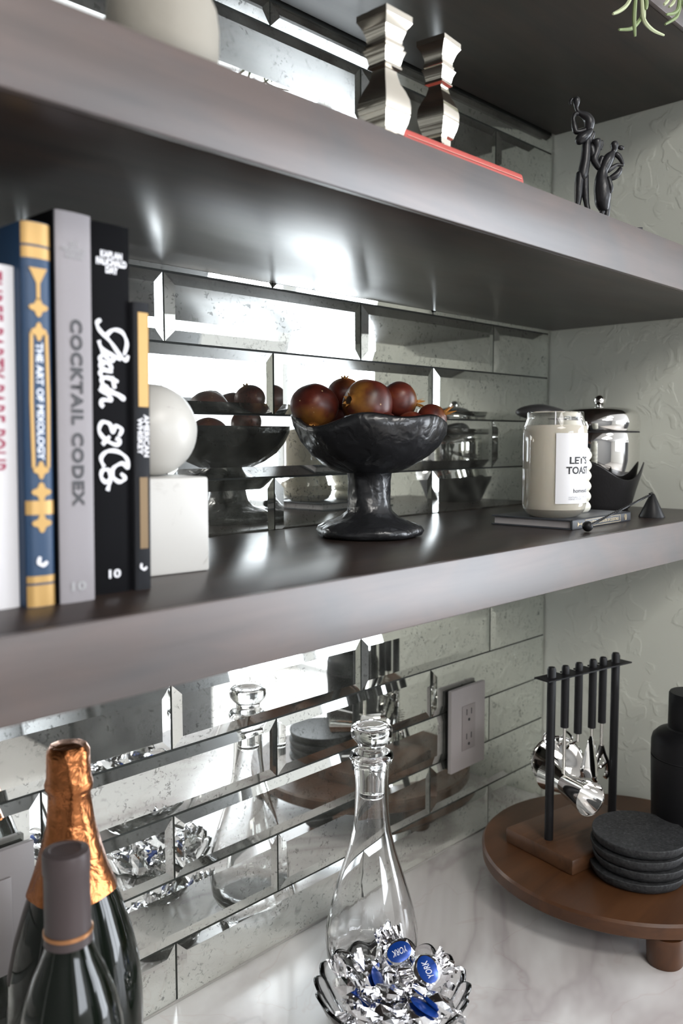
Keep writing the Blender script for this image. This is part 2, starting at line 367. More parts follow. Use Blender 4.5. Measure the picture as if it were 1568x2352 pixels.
def shelf(name, label, z0, z1, yf):
    t = thing(name, label, 'shelf', (-1.1, yf/2, z0))
    box_obj('board', (-1.2, -yf/-2+0.006 if False else yf/2+0.006, 0, 1.1+XR-0.0005, -yf/2-0.0045, z1-z0), M_shelf, t, bev=0.0012)
    box_obj('front_edge', (-1.2, yf/2, 0, 1.1+XR-0.0005, yf/2+0.006, z1-z0), M_shelf_front, t, bev=0.0012)
    return t
shelf('floating_shelf', 'middle dark stained wooden shelf carrying the books and the black fruit bowl', 0.4715, MS, -0.316)
shelf('floating_shelf', 'upper dark stained wooden shelf carrying the silver candlesticks and figurine', 0.812, US, -0.326)
shelf('floating_shelf', 'topmost dark wooden board seen from below under the trailing plant', TP, TP+0.05, -0.310)

# ------------------------------------------------------------------ outlet and switch
def wall_plate(name, label, cat, x0, x1, z0, z1):
    t = thing(name, label, cat, ((x0+x1)/2, -0.004, (z0+z1)/2)); w2, h2 = (x1-x0)/2, (z1-z0)/2
    box_obj('standoff_shadow_gap', (-w2+0.004, 0.0, -h2+0.004, w2-0.004, -0.0045, h2-0.004) if False else (-w2+0.004, -0.0045, -h2+0.004, w2-0.004, 0.0, h2-0.004), M_matte_black, t)  # black standoff, also paints the shadow gap behind the plate
    box_obj('face_plate', (-w2, -0.0115, -h2, w2, -0.0045, h2), M_plate, t, bev=0.0012)
    return t, w2, h2
t, w2, h2 = wall_plate('wall_outlet', 'grey double power outlet on the mirrored tile wall behind the utensil rack', 'outlet', -0.2735, -0.1865, 0.1255, 0.2535)
box_obj('insert', (-0.0175, -0.0127, -0.035, 0.0165, -0.0115, 0.035), M_plate2, t, bev=0.0008)
for zc in (0.019, -0.019):
    for xx in (-0.0065, 0.0055): box_obj('slot', (xx-0.0009, -0.0130, zc+0.001, xx+0.0009, -0.0127, zc+0.010), M_ink, t)
for zc in (0.012, -0.026): obj('ground_hole', tube(B(), [(-0.0005, -0.0126, zc), (-0.0005, -0.0131, zc)], 0.0024, 12), M_ink, t)
t, w2, h2 = wall_plate('wall_switch', 'grey rocker light switch plate beside the copper-topped bottle', 'switch', -1.015, -0.930, 0.132, 0.2525)
box_obj('rocker', (-0.018, -0.0145, -0.034, 0.018, -0.0115, 0.034), M_plate, t, bev=0.001)

# ------------------------------------------------------------------ books
XX, YY = (0, 0, -1), (1, 0, 0)           # lettering that runs down a spine
def book(label, x0, x1, yf, h, depth, cover, group='upright books on the middle shelf', rounded=0.0):
    w_ = x1-x0; t = thing('book', label, 'book', (x0, yf, MS), 0, group)
    pages = M_page
    bm = B(); th = min(0.0028, w_*0.18)
    t.rotation_euler[1] = R(0.9)
    add_box(bm, 0, 0.0025, 0, th, depth, h, bev=0.0004); add_box(bm, w_-th, 0.0025, 0, w_, depth, h, bev=0.0004)
    # spine, slightly rounded
    n_ = 8; vs0 = []; vs1 = []
    for k in range(n_+1):
        u = k/n_; y = 0.0010-max(0.0, math.sin(PI*u))**0.4*(0.0015+rounded)
        vs0.append((u*w_, y)); 
    lo = [bm.verts.new((x, y, 0)) for x, y in vs0]; hi = [bm.verts.new((x, y, h)) for x, y in vs0]
    lo2 = [bm.verts.new((x, 0.0045, 0)) for x, y in vs0]; hi2 = [bm.verts.new((x, 0.0045, h)) for x, y in vs0]
    for k in range(n_):
        bm.faces.new((lo[k], lo[k+1], hi[k+1], hi[k])); bm.faces.new((lo2[k+1], lo2[k], hi2[k], hi2[k+1]))
        bm.faces.new((hi[k], hi[k+1], hi2[k+1], hi2[k])); bm.faces.new((lo[k+1], lo[k], lo2[k], lo2[k+1]))
    obj('cover', bm, cover, t, ang=50)
    box_obj('pages', (th+0.0002, 0.0068, 0.003, w_-th-0.0002, depth-0.003, h-0.003), pages, t)
    return t, w_
M_page = mat('cream_paper', (0.72, 0.68, 0.58), 0.8); n, l, b = nodes(M_page); bump(M_page, tnoise(M_page, coords(M_page, (60, 1, 60)), 10, 2), 0.3, 0.0005)
M_bwhite = mat('white_book_cloth', (0.66, 0.65, 0.67), 0.45); M_bblue = mat('navy_book_cloth', (0.018, 0.048, 0.105), 0.45)
M_bgrey = mat('grey_book_cloth', (0.27, 0.255, 0.27), 0.55, spec=0.3); M_bblack = mat('black_book_cloth', (0.005, 0.005, 0.006), 0.6, spec=0.06)
M_bcharcoal = mat('charcoal_book_cloth', (0.018, 0.019, 0.022), 0.5, spec=0.12)
M_gold = mat('gold_print', (0.50, 0.31, 0.11), 0.42, 0.3); M_wine = mat('wine_red_print', (0.34, 0.05, 0.10), 0.5); M_green = mat('green_print', (0.10, 0.26, 0.09), 0.5)
M_cgrey = mat('charcoal_print', (0.05, 0.05, 0.055), 0.5); M_white = mat('white_print', (0.80, 0.80, 0.84), 0.4)
# hidden lower part of the grey book's cover is dark
t, w_ = book('white book with wine red title at the left edge, shortest cover line', -1.0720, -1.0415, -0.240, 0.2170, 0.16, M_bwhite)
sy = -0.0008
text('title', 'THREE PARTY PARE POUR', M_wine, t, (0.0155, sy, 0.150), XX, YY, 0.125, 0.014, 0.012, spacing=1.1)
text('subtitle', 'A GUIDE TO GOOD DRINKS', M_greyink, t, (0.020, sy, 0.064), XX, YY, 0.045, 0.0025) if False else None
o = box_obj('green_spot', (w_-0.0040, 0.004, 0.034, w_+0.0002, 0.012, 0.083), M_green, t)
o['label'] = 'green sliver of cover picture'
t, w_ = book('navy blue book with gold bands and martini glass ornament', -1.0410, -1.0218, -0.249, 0.2440, 0.18, M_bblue, rounded=0.0015)
ys = -0.0024
def spine_quad(name, pts, m, t, z_=0.0, y=ys):
    bm = B(); a_ = [bm.verts.new((x, y, z)) for x, z in pts]; c_ = [bm.verts.new((x, y+0.0015, z)) for x, z in pts]; bm.faces.new(a_)
    k = len(pts)
    for i in range(k): bm.faces.new((a_[i], a_[(i+1) % k], c_[(i+1) % k], c_[i]))
    return obj(name, bm, m, t, smooth=False)
def band(z0, z1):
    bm = B(); n_ = 8; f = [(k/n_*w_, 0.0008-max(0.0, math.sin(PI*k/n_))**0.4*0.0030) for k in range(n_+1)]
    a_ = [bm.verts.new((x, y, z0)) for x, y in f]; c_ = [bm.verts.new((x, y, z1)) for x, y in f]
    for k in range(n_): bm.faces.new((a_[k], a_[k+1], c_[k+1], c_[k]))
    return obj('gold_band', bm, M_gold, t)
for z0, z1 in ((0.2300, 0.2435), (0.2215, 0.2285), (0.0005, 0.0145), (0.016, 0.0205), (0.060, 0.069)): band(z0, z1)
cx = w_/2
spine_quad('martini_glass', [(cx-0.0012, 0.196), (cx+0.0012, 0.196), (cx+0.0012, 0.206), (cx+0.0060, 0.2155), (cx-0.0060, 0.2155), (cx-0.0012, 0.206)], M_gold, t)
def ornament(zc, s=1.0, h_=0.007):
    pts = []
    for k in range(24):
        a_ = 2*PI*k/24; r_ = 1+0.28*math.cos(4*a_)
        pts.append((cx+0.0064*s*r_*math.cos(a_)/1.28, zc+h_*s*r_*math.sin(a_)/1.28))
    return spine_quad('gold_ornament', pts, M_gold, t)
ornament(0.191, 1.0, 0.006); ornament(0.176, 0.85); ornament(0.0885, 0.85); ornament(0.0745, 1.05, 0.006); ornament(0.0545, 1.05, 0.006)
for sx in (-1, 1): spine_quad('gold_rule', [(cx+sx*0.0050-0.0011, 0.090), (cx+sx*0.0050+0.0011, 0.090), (cx+sx*0.0056+0.0011, 0.133), (cx+sx*0.0050+0.0011, 0.175), (cx+sx*0.0050-0.0011, 0.175), (cx+sx*0.0056-0.0011, 0.133)], M_gold, t)
text('title', 'THE ART OF MIXOLOGY', M_whiteprint, t, (cx, ys, 0.132), XX, YY, 0.074, 0.0048, 0.03)
stroke('publisher_mark', [[(-0.002, 0.003), (-0.0028, -0.001), (0, -0.0026), (0.003, -0.0005)]], 0.0013, M_white, t, (cx, ys, 0.030), (1, 0, 0), (0, 0, 1))
t, w_ = book('light grey book with large dark lettering on the spine', -1.0195, -0.9945, -0.252, 0.2540, 0.19, [M_bgrey])
t.children[0].data.materials[0] = M_bgrey
text('title', 'COCKTAIL CODEX', M_cgrey, t, (w_/2+0.0006, sy, 0.125), XX, YY, 0.122, 0.0086, 0.045, spacing=1.15)
text('author', 'DAY\nFAUCHALD\nKAPLAN', M_greyink, t, (w_/2, sy, 0.2300), (1, 0, 0), (0, 0, 1), 0.0165, 0.0110, 0.01)
text('publisher_mark', '10', M_greyink, t, (w_/2, sy, 0.0110), (1, 0, 0), (0, 0, 1), 0.0105, 0.0060, 0.03)
# left board of the grey book is bound in black
box_obj('side_board', (-0.0012, 0.0015, 0.0, -0.0001, 0.188, 0.2540), M_bblack, t)
t, w_ = book('tall black book with white script title', -0.9880, -0.9575, -0.239, 0.2550, 0.19, M_bblack)
C0 = (w_/2, sy, 0.128)
def sl(L, sc=0.0010, ox=0): return [[(x*sc+ox, y*sc) for x, y in ln] for ln in L]
# script lettering drawn as strokes; x runs along the title, y is up; units of a millimetre
script = []
def add(L, ox, oy=0): script.extend([[(x+ox, y+oy) for x, y in ln] for ln in L])
add([[(1, 8), (0, 5.5), (3, 5), (10, 2.5), (15, -1), (17.5, 2.5), (18, 7), (14, 11), (8, 11), (5, 8), (7, 5)], [(15, -1), (9, -5), (3, -7), (1, -9)]], -60+1, 0) if False else None
# D
add([[(0, -7), (2, -9.5), (6, -8), (12, -1), (19, 5), (22, 9), (19, 11)], [(22, 6), (17, -6), (12, -8.5)], [(19, 8), (12, 10), (6, 7), (5, 1), (9, -4)]], -58)
add([[(16, -7), (20, -4), (22, 0), (19, 1), (18, -4), (21, -8), (25, -5)]], -57)           # e
add([[(27, 0), (24, -2), (23, -6), (26, -8), (28, -3), (28, 0), (28, -6), (30, -8), (33, -5)]], -57)   # a
add([[(34, 4), (32, -3), (33, -7), (36, -6), (38, -3)], [(31, 0), (38, 1.5)]], -57)          # t
add([[(37, -8), (40, 0), (44, 7), (42, 6), (40, -3), (39, -8), (42, -3), (45, -1), (45, -6), (47, -8), (49, -6)]], -57)  # h
add([[(66, 4), (62, 6), (60, 2), (64, 0), (59, -2), (58, -7), (63, -9), (68, -5), (71, 2), (69, 5), (67, 2)], [(66, -2), (71, -7)]], -57)   # &
add([[(88, 5), (91, 8), (93, 4), (90, 0), (85, 0), (82, 6), (85, 10), (79, 9), (75, 3), (75, -4), (79, -8), (84, -6)]], -57)   # C
add([[(90, -2), (86, -3), (86, -7), (90, -8), (93, -5), (91, -2), (95, -3), (98, -4)]], -57)   # o
stroke('title', sl(script, 0.00118), 0.00145, M_white, t, (w_/2, sy, 0.1210), XX, YY)
text('author', 'KAPLAN\nFAUCHALD\nDAY', M_white, t, (w_/2+0.0005, sy, 0.2290), (1, 0, 0), (0, 0, 1), 0.0235, 0.0150, 0.06)
text('publisher_mark', '10', M_white, t, (w_/2+0.0006, sy, 0.0140), (1, 0, 0), (0, 0, 1), 0.0095, 0.0062, 0.03)
t, w_ = book('small charcoal book with gold spine panels beside the marble bookend', -0.9570, -0.9440, -0.243, 0.2040, 0.13, M_bcharcoal)
spine_quad('gold_panel', [(0.0030, 0.131), (0.0112, 0.131), (0.0112, 0.197), (0.0030, 0.197)], M_gold, t, y=-0.0007)
text('title', 'AMERICAN\nWHISKEY', M_white, t, (w_/2, sy, 0.1105), XX, YY, 0.030, 0.0096, 0.03)
M_gold2 = mat('dull_gold_print', (0.20, 0.13, 0.06), 0.5)
spine_quad('lower_panel', [(0.0035, 0.030), (0.0100, 0.030), (0.0100, 0.081), (0.0035, 0.081)], M_gold2, t, y=-0.0007)
stroke('publisher_mark', [[(-0.002, 0.003), (-0.0022, 0), (0, -0.0016), (0.0025, 0)]], 0.001, M_white, t, (0.0060, sy, 0.0165), (1, 0, 0), (0, 0, 1))

# marble bookend: block and ball
t = thing('bookend', 'white marble bookend of a cube with a round ball, holding up the books', 'bookend', (-0.8995, -0.1600, MS), R(-6))
box_obj('block', (-0.0420, -0.0400, 0, 0.0420, 0.0400, 0.0775), M_marble, t, bev=0.002)
obj('ball', sphere(B(), (0.0135, 0.004, 0.0775+0.0380), 0.0385, 40, 24), M_marble_ball, t)

# ------------------------------------------------------------------ black footed bowl
BX, BY = -0.5830, -0.1290
t = thing('footed_bowl', 'black hammered footed bowl heaped with pomegranates on the middle shelf', 'bowl', (BX, BY, MS))
def lump(p, s=1.0, f=16): return noise.noise(Vector(p)*f)*s
bm = B()
rim = lambda th: 0.0045*math.sin(3*th+0.9)+0.0032*math.sin(5*th+2.0)+0.0045*math.exp(-((math.degrees(th) % 360-222)/22)**2)
outer = [(0.022, 0.070), (0.034, 0.0715), (0.050, 0.079), (0.065, 0.090), (0.076, 0.103), (0.083, 0.117), (0.0855, 0.1265)]
inner = [(0.0825, 0.1285), (0.078, 0.1180), (0.070, 0.1040), (0.058, 0.0930), (0.040, 0.0850), (0.02, 0.0815), (0.0, 0.081)]
def fb(r, z, th):
    k = max(0, (z-0.085)/0.04); q = lump((math.cos(th)*r*8+z*9, math.sin(th)*r*8, z*20), 1.0, 1.9)
    return r*(1+0.035*q)+0.0012*math.sin(9*th+z*90), z+rim(th)*k+0.0011*q
lathe(bm, outer+inner, 96, fb)
obj('basin', bm, M_bowl, t, ang=180)
bm = B()
prof = [(0.0, 0.0), (0.050, 0.0), (0.0575, 0.002), (0.0595, 0.0065), (0.0565, 0.0115), (0.046, 0.0165), (0.034, 0.0215), (0.0265, 0.028), (0.0240, 0.036), (0.0232, 0.050), (0.0232, 0.062), (0.025, 0.070), (0.028, 0.0745), (0.0, 0.0755)]
def ff(r, z, th):
    q = lump((math.cos(th)*r*22, math.sin(th)*r*22, z*32), 1.0, 1.6); return r*(1+0.045*q)+(0.0008*math.sin(6*th+z*120) if z > 0.003 else 0), z+(0.001*q if z > 0.003 else 0)
lathe(bm, prof, 72, ff); obj('pedestal', bm, M_bowl, t, ang=180)

def pomegranate(label, loc, r, aim, star=1.0, sq=0.93):
    t = thing('pomegranate', label, 'fruit', loc, 0, 'pomegranates in the black bowl')
    t.rotation_euler = Vector(aim).to_track_quat('Z', 'Y').to_euler()
    bm = B(); prof = []
    for k in range(19):
        a_ = -PI/2+PI*k/18*0.945; prof.append((math.cos(a_)*r, math.sin(a_)*r*sq))
    prof[0] = (0.0, prof[0][1])
    rt_ = prof[-1][0]; zt_ = prof[-1][1]
    prof += [(rt_*0.95, zt_+r*0.04), (rt_*0.7, zt_-r*0.02), (0.0, zt_-r*0.06)]
    lathe(bm, prof, 36, lambda rr, z, th: (rr*(1+0.034*math.cos(5*th+loc[0]*90)*(1-abs(z)/r*0.5)), z))
    s_ = r/0.03
    for v in bm.verts: v.co *= 1
    o = obj('skin', bm, M_pom, t, ang=180)
    bm = B(); n_ = 6; rb = rt_*1.02
    for k in range(n_):
        th0 = 2*PI*k/n_; th1 = 2*PI*(k+1)/n_; thm = (th0+th1)/2; zz = zt_-r*0.01
        h_ = r*0.44*star*random.uniform(0.75, 1.15); fl = 1.55+0.5*random.random()*star
        for si, off in ((1, 0), (-1, 0.0009)):
            P = [bm.verts.new((math.cos(a_)*(rr-off), math.sin(a_)*(rr-off), z_)) for a_, rr, z_ in ((th0, rb, zz), (th1, rb, zz), (th1-0.2, rb*1.15, zz+h_*0.4), (thm, rb*fl, zz+h_), (th0+0.2, rb*1.15, zz+h_*0.4))]
            bm.faces.new(P if si > 0 else list(reversed(P)))
    obj('calyx', bm, M_calyx, t, smooth=False)
    obj('calyx_hollow', lathe(B(), [(0, zt_+r*0.02), (rb*0.78, zt_+r*0.035)], 16), M_calyx_in, t)
    return t
def bw(px, py, dy=0.0):                    # place by offset from the bowl centre in the view plane: metres right, metres up, metres away
    return None
fx = Vector((0.737, -0.676, 0)); fd = Vector((0.676, 0.737, 0))        # rightward and away, as seen from the room
def bp(a_, u_, d_): v_ = Vector((BX, BY, MS)) + fx*a_ + fd*d_; v_.z += u_; return v_
K = 1/2010.
poms = [('big dark red pomegranate at the left end of the bowl', -122, 1, 290, -0.010, 53, (-0.40, -0.25, -0.85), 0.6),
        ('large pomegranate facing the viewer with an open round calyx, middle of the pile', -8, 0, 292, -0.022, 57, (-0.98, 0.10, 0.18), 0.35),
        ('ribbed dark pomegranate right of the middle one, calyx to the right', 66, 0, 303, 0.002, 44, (0.62, -0.68, -0.10), 1.1),
        ('pomegranate peeking out at the top of the heap behind the others', -50, 0, 322, 0.035, 40, (-0.2, -0.2, 1), 0.4),
        ('small yellowish pomegranate at the right rim with a crown-like calyx', 138, 0, 262, -0.008, 35, (0.30, -0.75, 0.38), 1.5),
        ('low pomegranate at the front rim under the middle fruit', 21, 0, 243, -0.034, 38, (-0.85, 0.25, 0.15), 1.3),
        ('half-hidden pomegranate low between the ribbed and the yellowish one', 84, 0, 246, -0.030, 34, (0.3, -0.3, -1), 0.5),
        ('pomegranate low in the bowl right of the leftmost one, nearly hidden', -58, 0, 233, -0.036, 30, (0.3, 0.2, -1), 0.5)]
for lab, a_, _, u_, d_, r_, aim, st in poms: pomegranate(lab, bp(a_*K, (u_-2)*K, d_), r_*K, aim, st)
poms2 = [('buried pomegranate at the back left of the bowl, seen in the mirror', -72, 262, 0.044, 40, (0, 1, 0.3)), ('buried pomegranate at the back right of the bowl, seen in the mirror', 40, 262, 0.044, 42, (0, 1, 0.2))]
for lab, a_, u_, d_, r_, aim in poms2: pomegranate(lab, bp(a_*K, u_*K, d_), r_*K, aim, 0.6)

# ------------------------------------------------------------------ right end of the middle shelf
# flat book under the candles
t = thing('book', 'thin black cocktail book lying flat under the candles', 'book', (-0.377, -0.266, MS), R(1.5))
bw_, bd_, bh_ = 0.160, 0.112, 0.0120
bm = B(); add_box(bm, 0, 0, 0, bw_, bd_, 0.0018, bev=0.0004); add_box(bm, 0, 0, bh_-0.0018, bw_, bd_, bh_, bev=0.0004); add_box(bm, 0, 0, 0, bw_, 0.0025, bh_, bev=0.0004)
M_bslate = mat('slate_book_cloth', (0.055, 0.060, 0.070), 0.4)
obj('cover', bm, M_bslate, t, ang=30)
box_obj('pages', (0.003, 0.0026, 0.0019, bw_-0.003, bd_-0.003, bh_-0.0019), mat('grey_paper_edge', (0.42, 0.40, 0.40), 0.8), t)
M_goldp = mat('pale_gold_print', (0.62, 0.50, 0.30), 0.4, 0.2)
text('title', 'THE LITTLE BLACK BOOK OF COCKTAILS', M_goldp, t, (0.080, -0.0002, bh_/2), (1, 0, 0), (0, 0, 1), 0.086, 0.0036, 0.01)
bm = B()
for a_ in ((0.032, 0.0017, 0.129, 0.0021), (0.032, 0.0099, 0.129, 0.0103), (0.032, 0.0017, 0.0325, 0.0103), (0.1285, 0.0017, 0.129, 0.0103)): add_box(bm, a_[0], -0.0003, a_[1], a_[2], 0.0002, a_[3])
obj('title_frame', bm, M_goldp, t, smooth=False)
bm = B(); add_box(bm, 0.0165, -0.0003, 0.0056, 0.0225, 0.0002, 0.0064); add_box(bm, 0.0225, -0.0003, 0.0042, 0.0233, 0.0002, 0.0078)
a_ = [bm.verts.new((0.0125, -0.0003, 0.0030)), bm.verts.new((0.0125, -0.0003, 0.0090)), bm.verts.new((0.0170, -0.0003, 0.0060))]; bm.faces.new(a_)
obj('glass_emblem', bm, M_goldp, t, smooth=False)
bm = B(); tube(bm, [(0.144+0.0026*math.cos(2*PI*k/20), -0.0002, 0.0060+0.0036*math.sin(2*PI*k/20)) for k in range(21)], 0.00035, 5, False)
text('publisher_mark', 'G', M_goldp, t, (0.144, -0.0002, 0.0060), (1, 0, 0), (0, 0, 1), 0.0022, 0.0040)
obj('emblem_ring', bm, M_goldp, t)
# jar candle
CX_, CY_ = -0.3450, -0.2220; CZ = MS+bh_+0.0001
t = thing('jar_candle', 'cream candle in a clear glass jar with a white printed label', 'candle', (CX_, CY_, CZ))
rj = 0.0388
prof = [(0, 0.0), (0.026, 0.0), (0.0325, 0.003), (0.0375, 0.0095), (rj, 0.016), (rj, 0.105), (0.0378, 0.1115), (0.0343, 0.1205), (0.0342, 0.1270), (0.0335, 0.1285), (0.0328, 0.1270), (0.0328, 0.1205), (0.0362, 0.1110), (0.0370, 0.105), (0.0370, 0.016), (0.0355, 0.0105), (0.029, 0.0075), (0, 0.007)]
obj('jar', lathe(B(), prof, 64), M_jarglass, t, ang=60)
prof = [(0, 0.0068), (0.0290, 0.0073), (0.0356, 0.0103), (0.03715, 0.0160), (0.03715, 0.1045), (0.0364, 0.1108), (0.0355, 0.1122), (0, 0.1122)]
obj('wax', lathe(B(), prof, 48), M_wax, t, ang=50)
obj('wick', tube(B(), [(0, 0, 0.1120), (0, 0, 0.119), (0.0006, 0, 0.1230)], 0.0009, 6), M_label, t)
# label wraps the right side of the jar; angles measured around the jar axis
def wrap(ang0, rr=rj+0.0002):
    return lambda a_, b_, zc=0, da=0: Vector((rr*math.cos(ang0+a_/rr), rr*math.sin(ang0+a_/rr), b_))
vdir = math.atan2(CAM.y-CY_, CAM.x-CX_)      # towards the room, where the label's left edge shows
AL = vdir+0.04; LW = 0.072
bm = B(); n_ = 24; lo = []; hi = []
for k in range(n_+1):
    th = AL+LW/rj*k/n_; 
    lo.append(bm.verts.new(((rj+0.0003)*math.cos(th), (rj+0.0003)*math.sin(th), 0.0180))); hi.append(bm.verts.new(((rj+0.0003)*math.cos(th), (rj+0.0003)*math.sin(th), 0.1025)))
for k in range(n_): bm.faces.new((lo[k], lo[k+1], hi[k+1], hi[k]))
obj('label', bm, M_label, t)
def lab(body, zc, w_, h_, m, bold=0, off=0):
    rr = rj+0.0005; th0 = AL+LW/rj/2+off
    return text('print', body, m, t, (0, 0, 0), (1, 0, 0), (0, 1, 0), w_, h_, bold, wrapf=lambda a_, b_: Vector((rr*math.cos(th0+a_/rr), rr*math.sin(th0+a_/rr), zc+b_)))
lab("LET'S", 0.0700, 0.0315, 0.0090, M_ink, 0.028, -0.10); lab('TOAST', 0.0580, 0.0400, 0.0090, M_ink, 0.028, -0.10)
lab('homesick', 0.0335, 0.0280, 0.0050, M_ink, 0.01); lab('NATURAL SOY WAX BLEND\nHAND POURED IN THE USA', 0.0245, 0.0400, 0.0042, M_greyink)
# ribbed ivory candle behind it
t = thing('pillar_candle', 'ribbed ivory candle mostly hidden behind the jar candle', 'candle', (-0.2685, -0.2020, CZ))
prof = [(0, 0)]
for k in range(6):
    for a_ in range(7): 
        u = a_/6; prof.append((0.0230+0.0035*math.sin(PI*u), 0.0135*(k+u)))
prof += [(0.0225, 0.083), (0.019, 0.086), (0.015, 0.092), (0.0195, 0.102), (0.0215, 0.112), (0.019, 0.118), (0, 0.119)]
obj('wax', lathe(B(), prof, 32), M_wax2, t, ang=60)
obj('wick', tube(B(), [(0, 0, 0.119), (0, 0, 0.124)], 0.0008, 6), M_label, t)

# ice bucket
IX, IY = -0.0700, -0.1380
t = thing('ice_bucket', 'chrome ice bucket in a curved black base with a ball knob lid', 'ice bucket', (IX, IY, MS))
rb = 0.0600
prof = [(0.020, 0.018), (0.044, 0.030), (0.0560, 0.052), (0.0600, 0.075), (rb, 0.100), (0.0595, 0.1155), (0.0585, 0.1170)]
obj('body', lathe(B(), prof, 64, cap0=True), M_chrome, t, ang=60)
obj('seam', lathe(B(), [(0.0575, 0.1165), (0.0592, 0.1170), (0.0592, 0.1182), (0.0575, 0.1188)], 64), M_ink, t)
prof = [(0.0583, 0.1185), (0.0600, 0.1200), (0.0604, 0.132), (0.0590, 0.1420), (0.0540, 0.1495), (0.045, 0.1530), (0.030, 0.1550), (0.015, 0.1560), (0, 0.1562)]
obj('lid', lathe(B(), prof, 64), M_chrome, t, ang=60)
kb = obj('knob', tube(sphere(B(), (0, 0, 0.1655), 0.0085, 24, 16), [(0, 0, 0.155), (0, 0, 0.160)], 0.003, 12), M_chrome, t)
# the black base: rim rises in two horns
def horn(th):
    d_ = ((math.degrees(th)-12+180) % 360)-180; e_ = ((math.degrees(th)-195+180) % 360)-180
    f_ = ((math.degrees(th)-292+180) % 360)-180; g_ = ((math.degrees(th)-100+180) % 360)-180
    return 0.030*math.exp(-(f_/26)**2)+0.030*math.exp(-(e_/34)**2)+0.03*math.exp(-(g_/30)**2)
M_leather = mat('black_textured_base', (0.022, 0.021, 0.022), 0.42); bump(M_leather, tnoise(M_leather, coords(M_leather), 300, 3), 0.3, 0.001)
def fbk(r, z, th):
    k = max(0, (z-0.012)/0.030); h_ = horn(th); return r+0.10*h_*k*0.4, z+h_*k
prof = [(0, 0), (0.044, 0), (0.047, 0.003), (0.0505, 0.010), (0.0560, 0.022), (0.0625, 0.034), (0.0655, 0.042), (0.0640, 0.0425), (0.0600, 0.034), (0.050, 0.020), (0.02, 0.012), (0, 0.012)]
obj('base', lathe(B(), prof, 96, fbk), M_leather, t, ang=50)
# flat grey paddle-shaped handle reaching out over the mirror side
bm = B(); sphere(bm, (0, 0, 0), 1, 32, 16, (0.046, 0.030, 0.0125))
for v in bm.verts: v.co.z += -0.20*max(0, v.co.x+0.01)
pd = obj('side_handle', bm, mat('dark_grey_enamel', (0.07, 0.068, 0.068), 0.32), t, loc=(-0.072, 0.050, 0.1480), rot=(0, R(0), R(-40)))

# candle snuffer
t = thing('candle_snuffer', 'black candle snuffer with a twisted rod, cone end standing on the shelf', 'snuffer', (-0.1490, -0.2600, MS))
obj('cone', lathe(B(), [(0.0155, 0.001), (0.0170, 0.0), (0.0172, 0.0015), (0.0035, 0.0310), (0.0022, 0.0325), (0, 0.0330)], 32), M_matte_black, t, ang=40)
A = Vector((0, 0, 0.0325)); Bp = Vector((-0.2310, -0.0270, 0.0064)); bm = B(); n_ = 140
pts = []; d_ = (Bp-A); side = d_.cross(Vector((0, 0, 1))).normalized(); upv = side.cross(d_).normalized()
P0 = [A+Vector((0.001, 0, -0.002)), A+Vector((-0.003, -0.0003, 0.0008)), A+Vector((-0.012, -0.0015, -0.0003))]
for s_ in (0, PI):
    pts = [A+d_*(0.05+0.93*k/n_)+(side*math.cos(s_+k*0.75)+upv*math.sin(s_+k*0.75))*0.0007 for k in range(n_+1)]
    tube(bm, pts, 0.0011, 6)
tube(bm, P0, 0.0017, 8)
obj('twisted_rod', bm, M_matte_black, t)
obj('ball_end', sphere(B(), Bp, 0.0062, 24, 16), M_matte_black, t)

# ------------------------------------------------------------------ upper shelf
def candlestick(label, x, y, rz, s=1.0):
    t = thing('candlestick', label, 'candlestick', (x, y, US), rz, 'polished square candlesticks')
    prof = [(0.0265, 0), (0.0265, 0.005), (0.0215, 0.007), (0.0150, 0.011), (0.0150, 0.0165), (0.0185, 0.0185), (0.0185, 0.021), (0.0225, 0.029), (0.0248, 0.038), (0.0252, 0.044), (0.0238, 0.051), (0.0200, 0.058), (0.0150, 0.065), (0.0118, 0.0735), (0.0118, 0.0755), (0.0165, 0.0775),
            (0.0165, 0.079), (0.0150, 0.081), (0.0170, 0.088), (0.0205, 0.0935), (0.0165, 0.0950), (0.0182, 0.0965), (0.0182, 0.0985), (0.0165, 0.100), (0.0168, 0.1045), (0.0188, 0.109), (0.0215, 0.1140), (0.0262, 0.1192), (0.0262, 0.1245), (0.0262, 0.1250)]
    bm = B(); rings = []
    for r_, z in prof: q = r_/math.sqrt(2)*s; rings.append([bm.verts.new((sx*q, sy_*q, z*s)) for sx, sy_ in ((-1, -1), (1, -1), (1, 1), (-1, 1))])
    for a_, b_ in zip(rings, rings[1:]):
        for k in range(4): bm.faces.new((a_[k], a_[(k+1) % 4], b_[(k+1) % 4], b_[k]))
    bm.faces.new(list(reversed(rings[0]))); bm.faces.new(rings[-1])
    q = 0.0262/math.sqrt(2)*s
    o = obj('shaft', bm, M_silver, t, smooth=True, ang=32)
    for e in o.data.edges: pass
    obj('cup', lathe(B(), [(0.0085*s, 0.1251*s), (0.0105*s, 0.1251*s), (0.0105*s, 0.1275*s), (0.0095*s, 0.1275*s), (0.0090*s, 0.1262*s), (0, 0.1262*s)], 24), M_silver, t)
    return t
candlestick('left silver square candlestick, nearer the books, faceted baluster shape', -0.7350, -0.2835, R(0), 0.885)
cs = candlestick('right silver square candlestick standing on the red book', -0.6370, -0.2640, R(7), 0.80); cs.location.z = US+0.0271
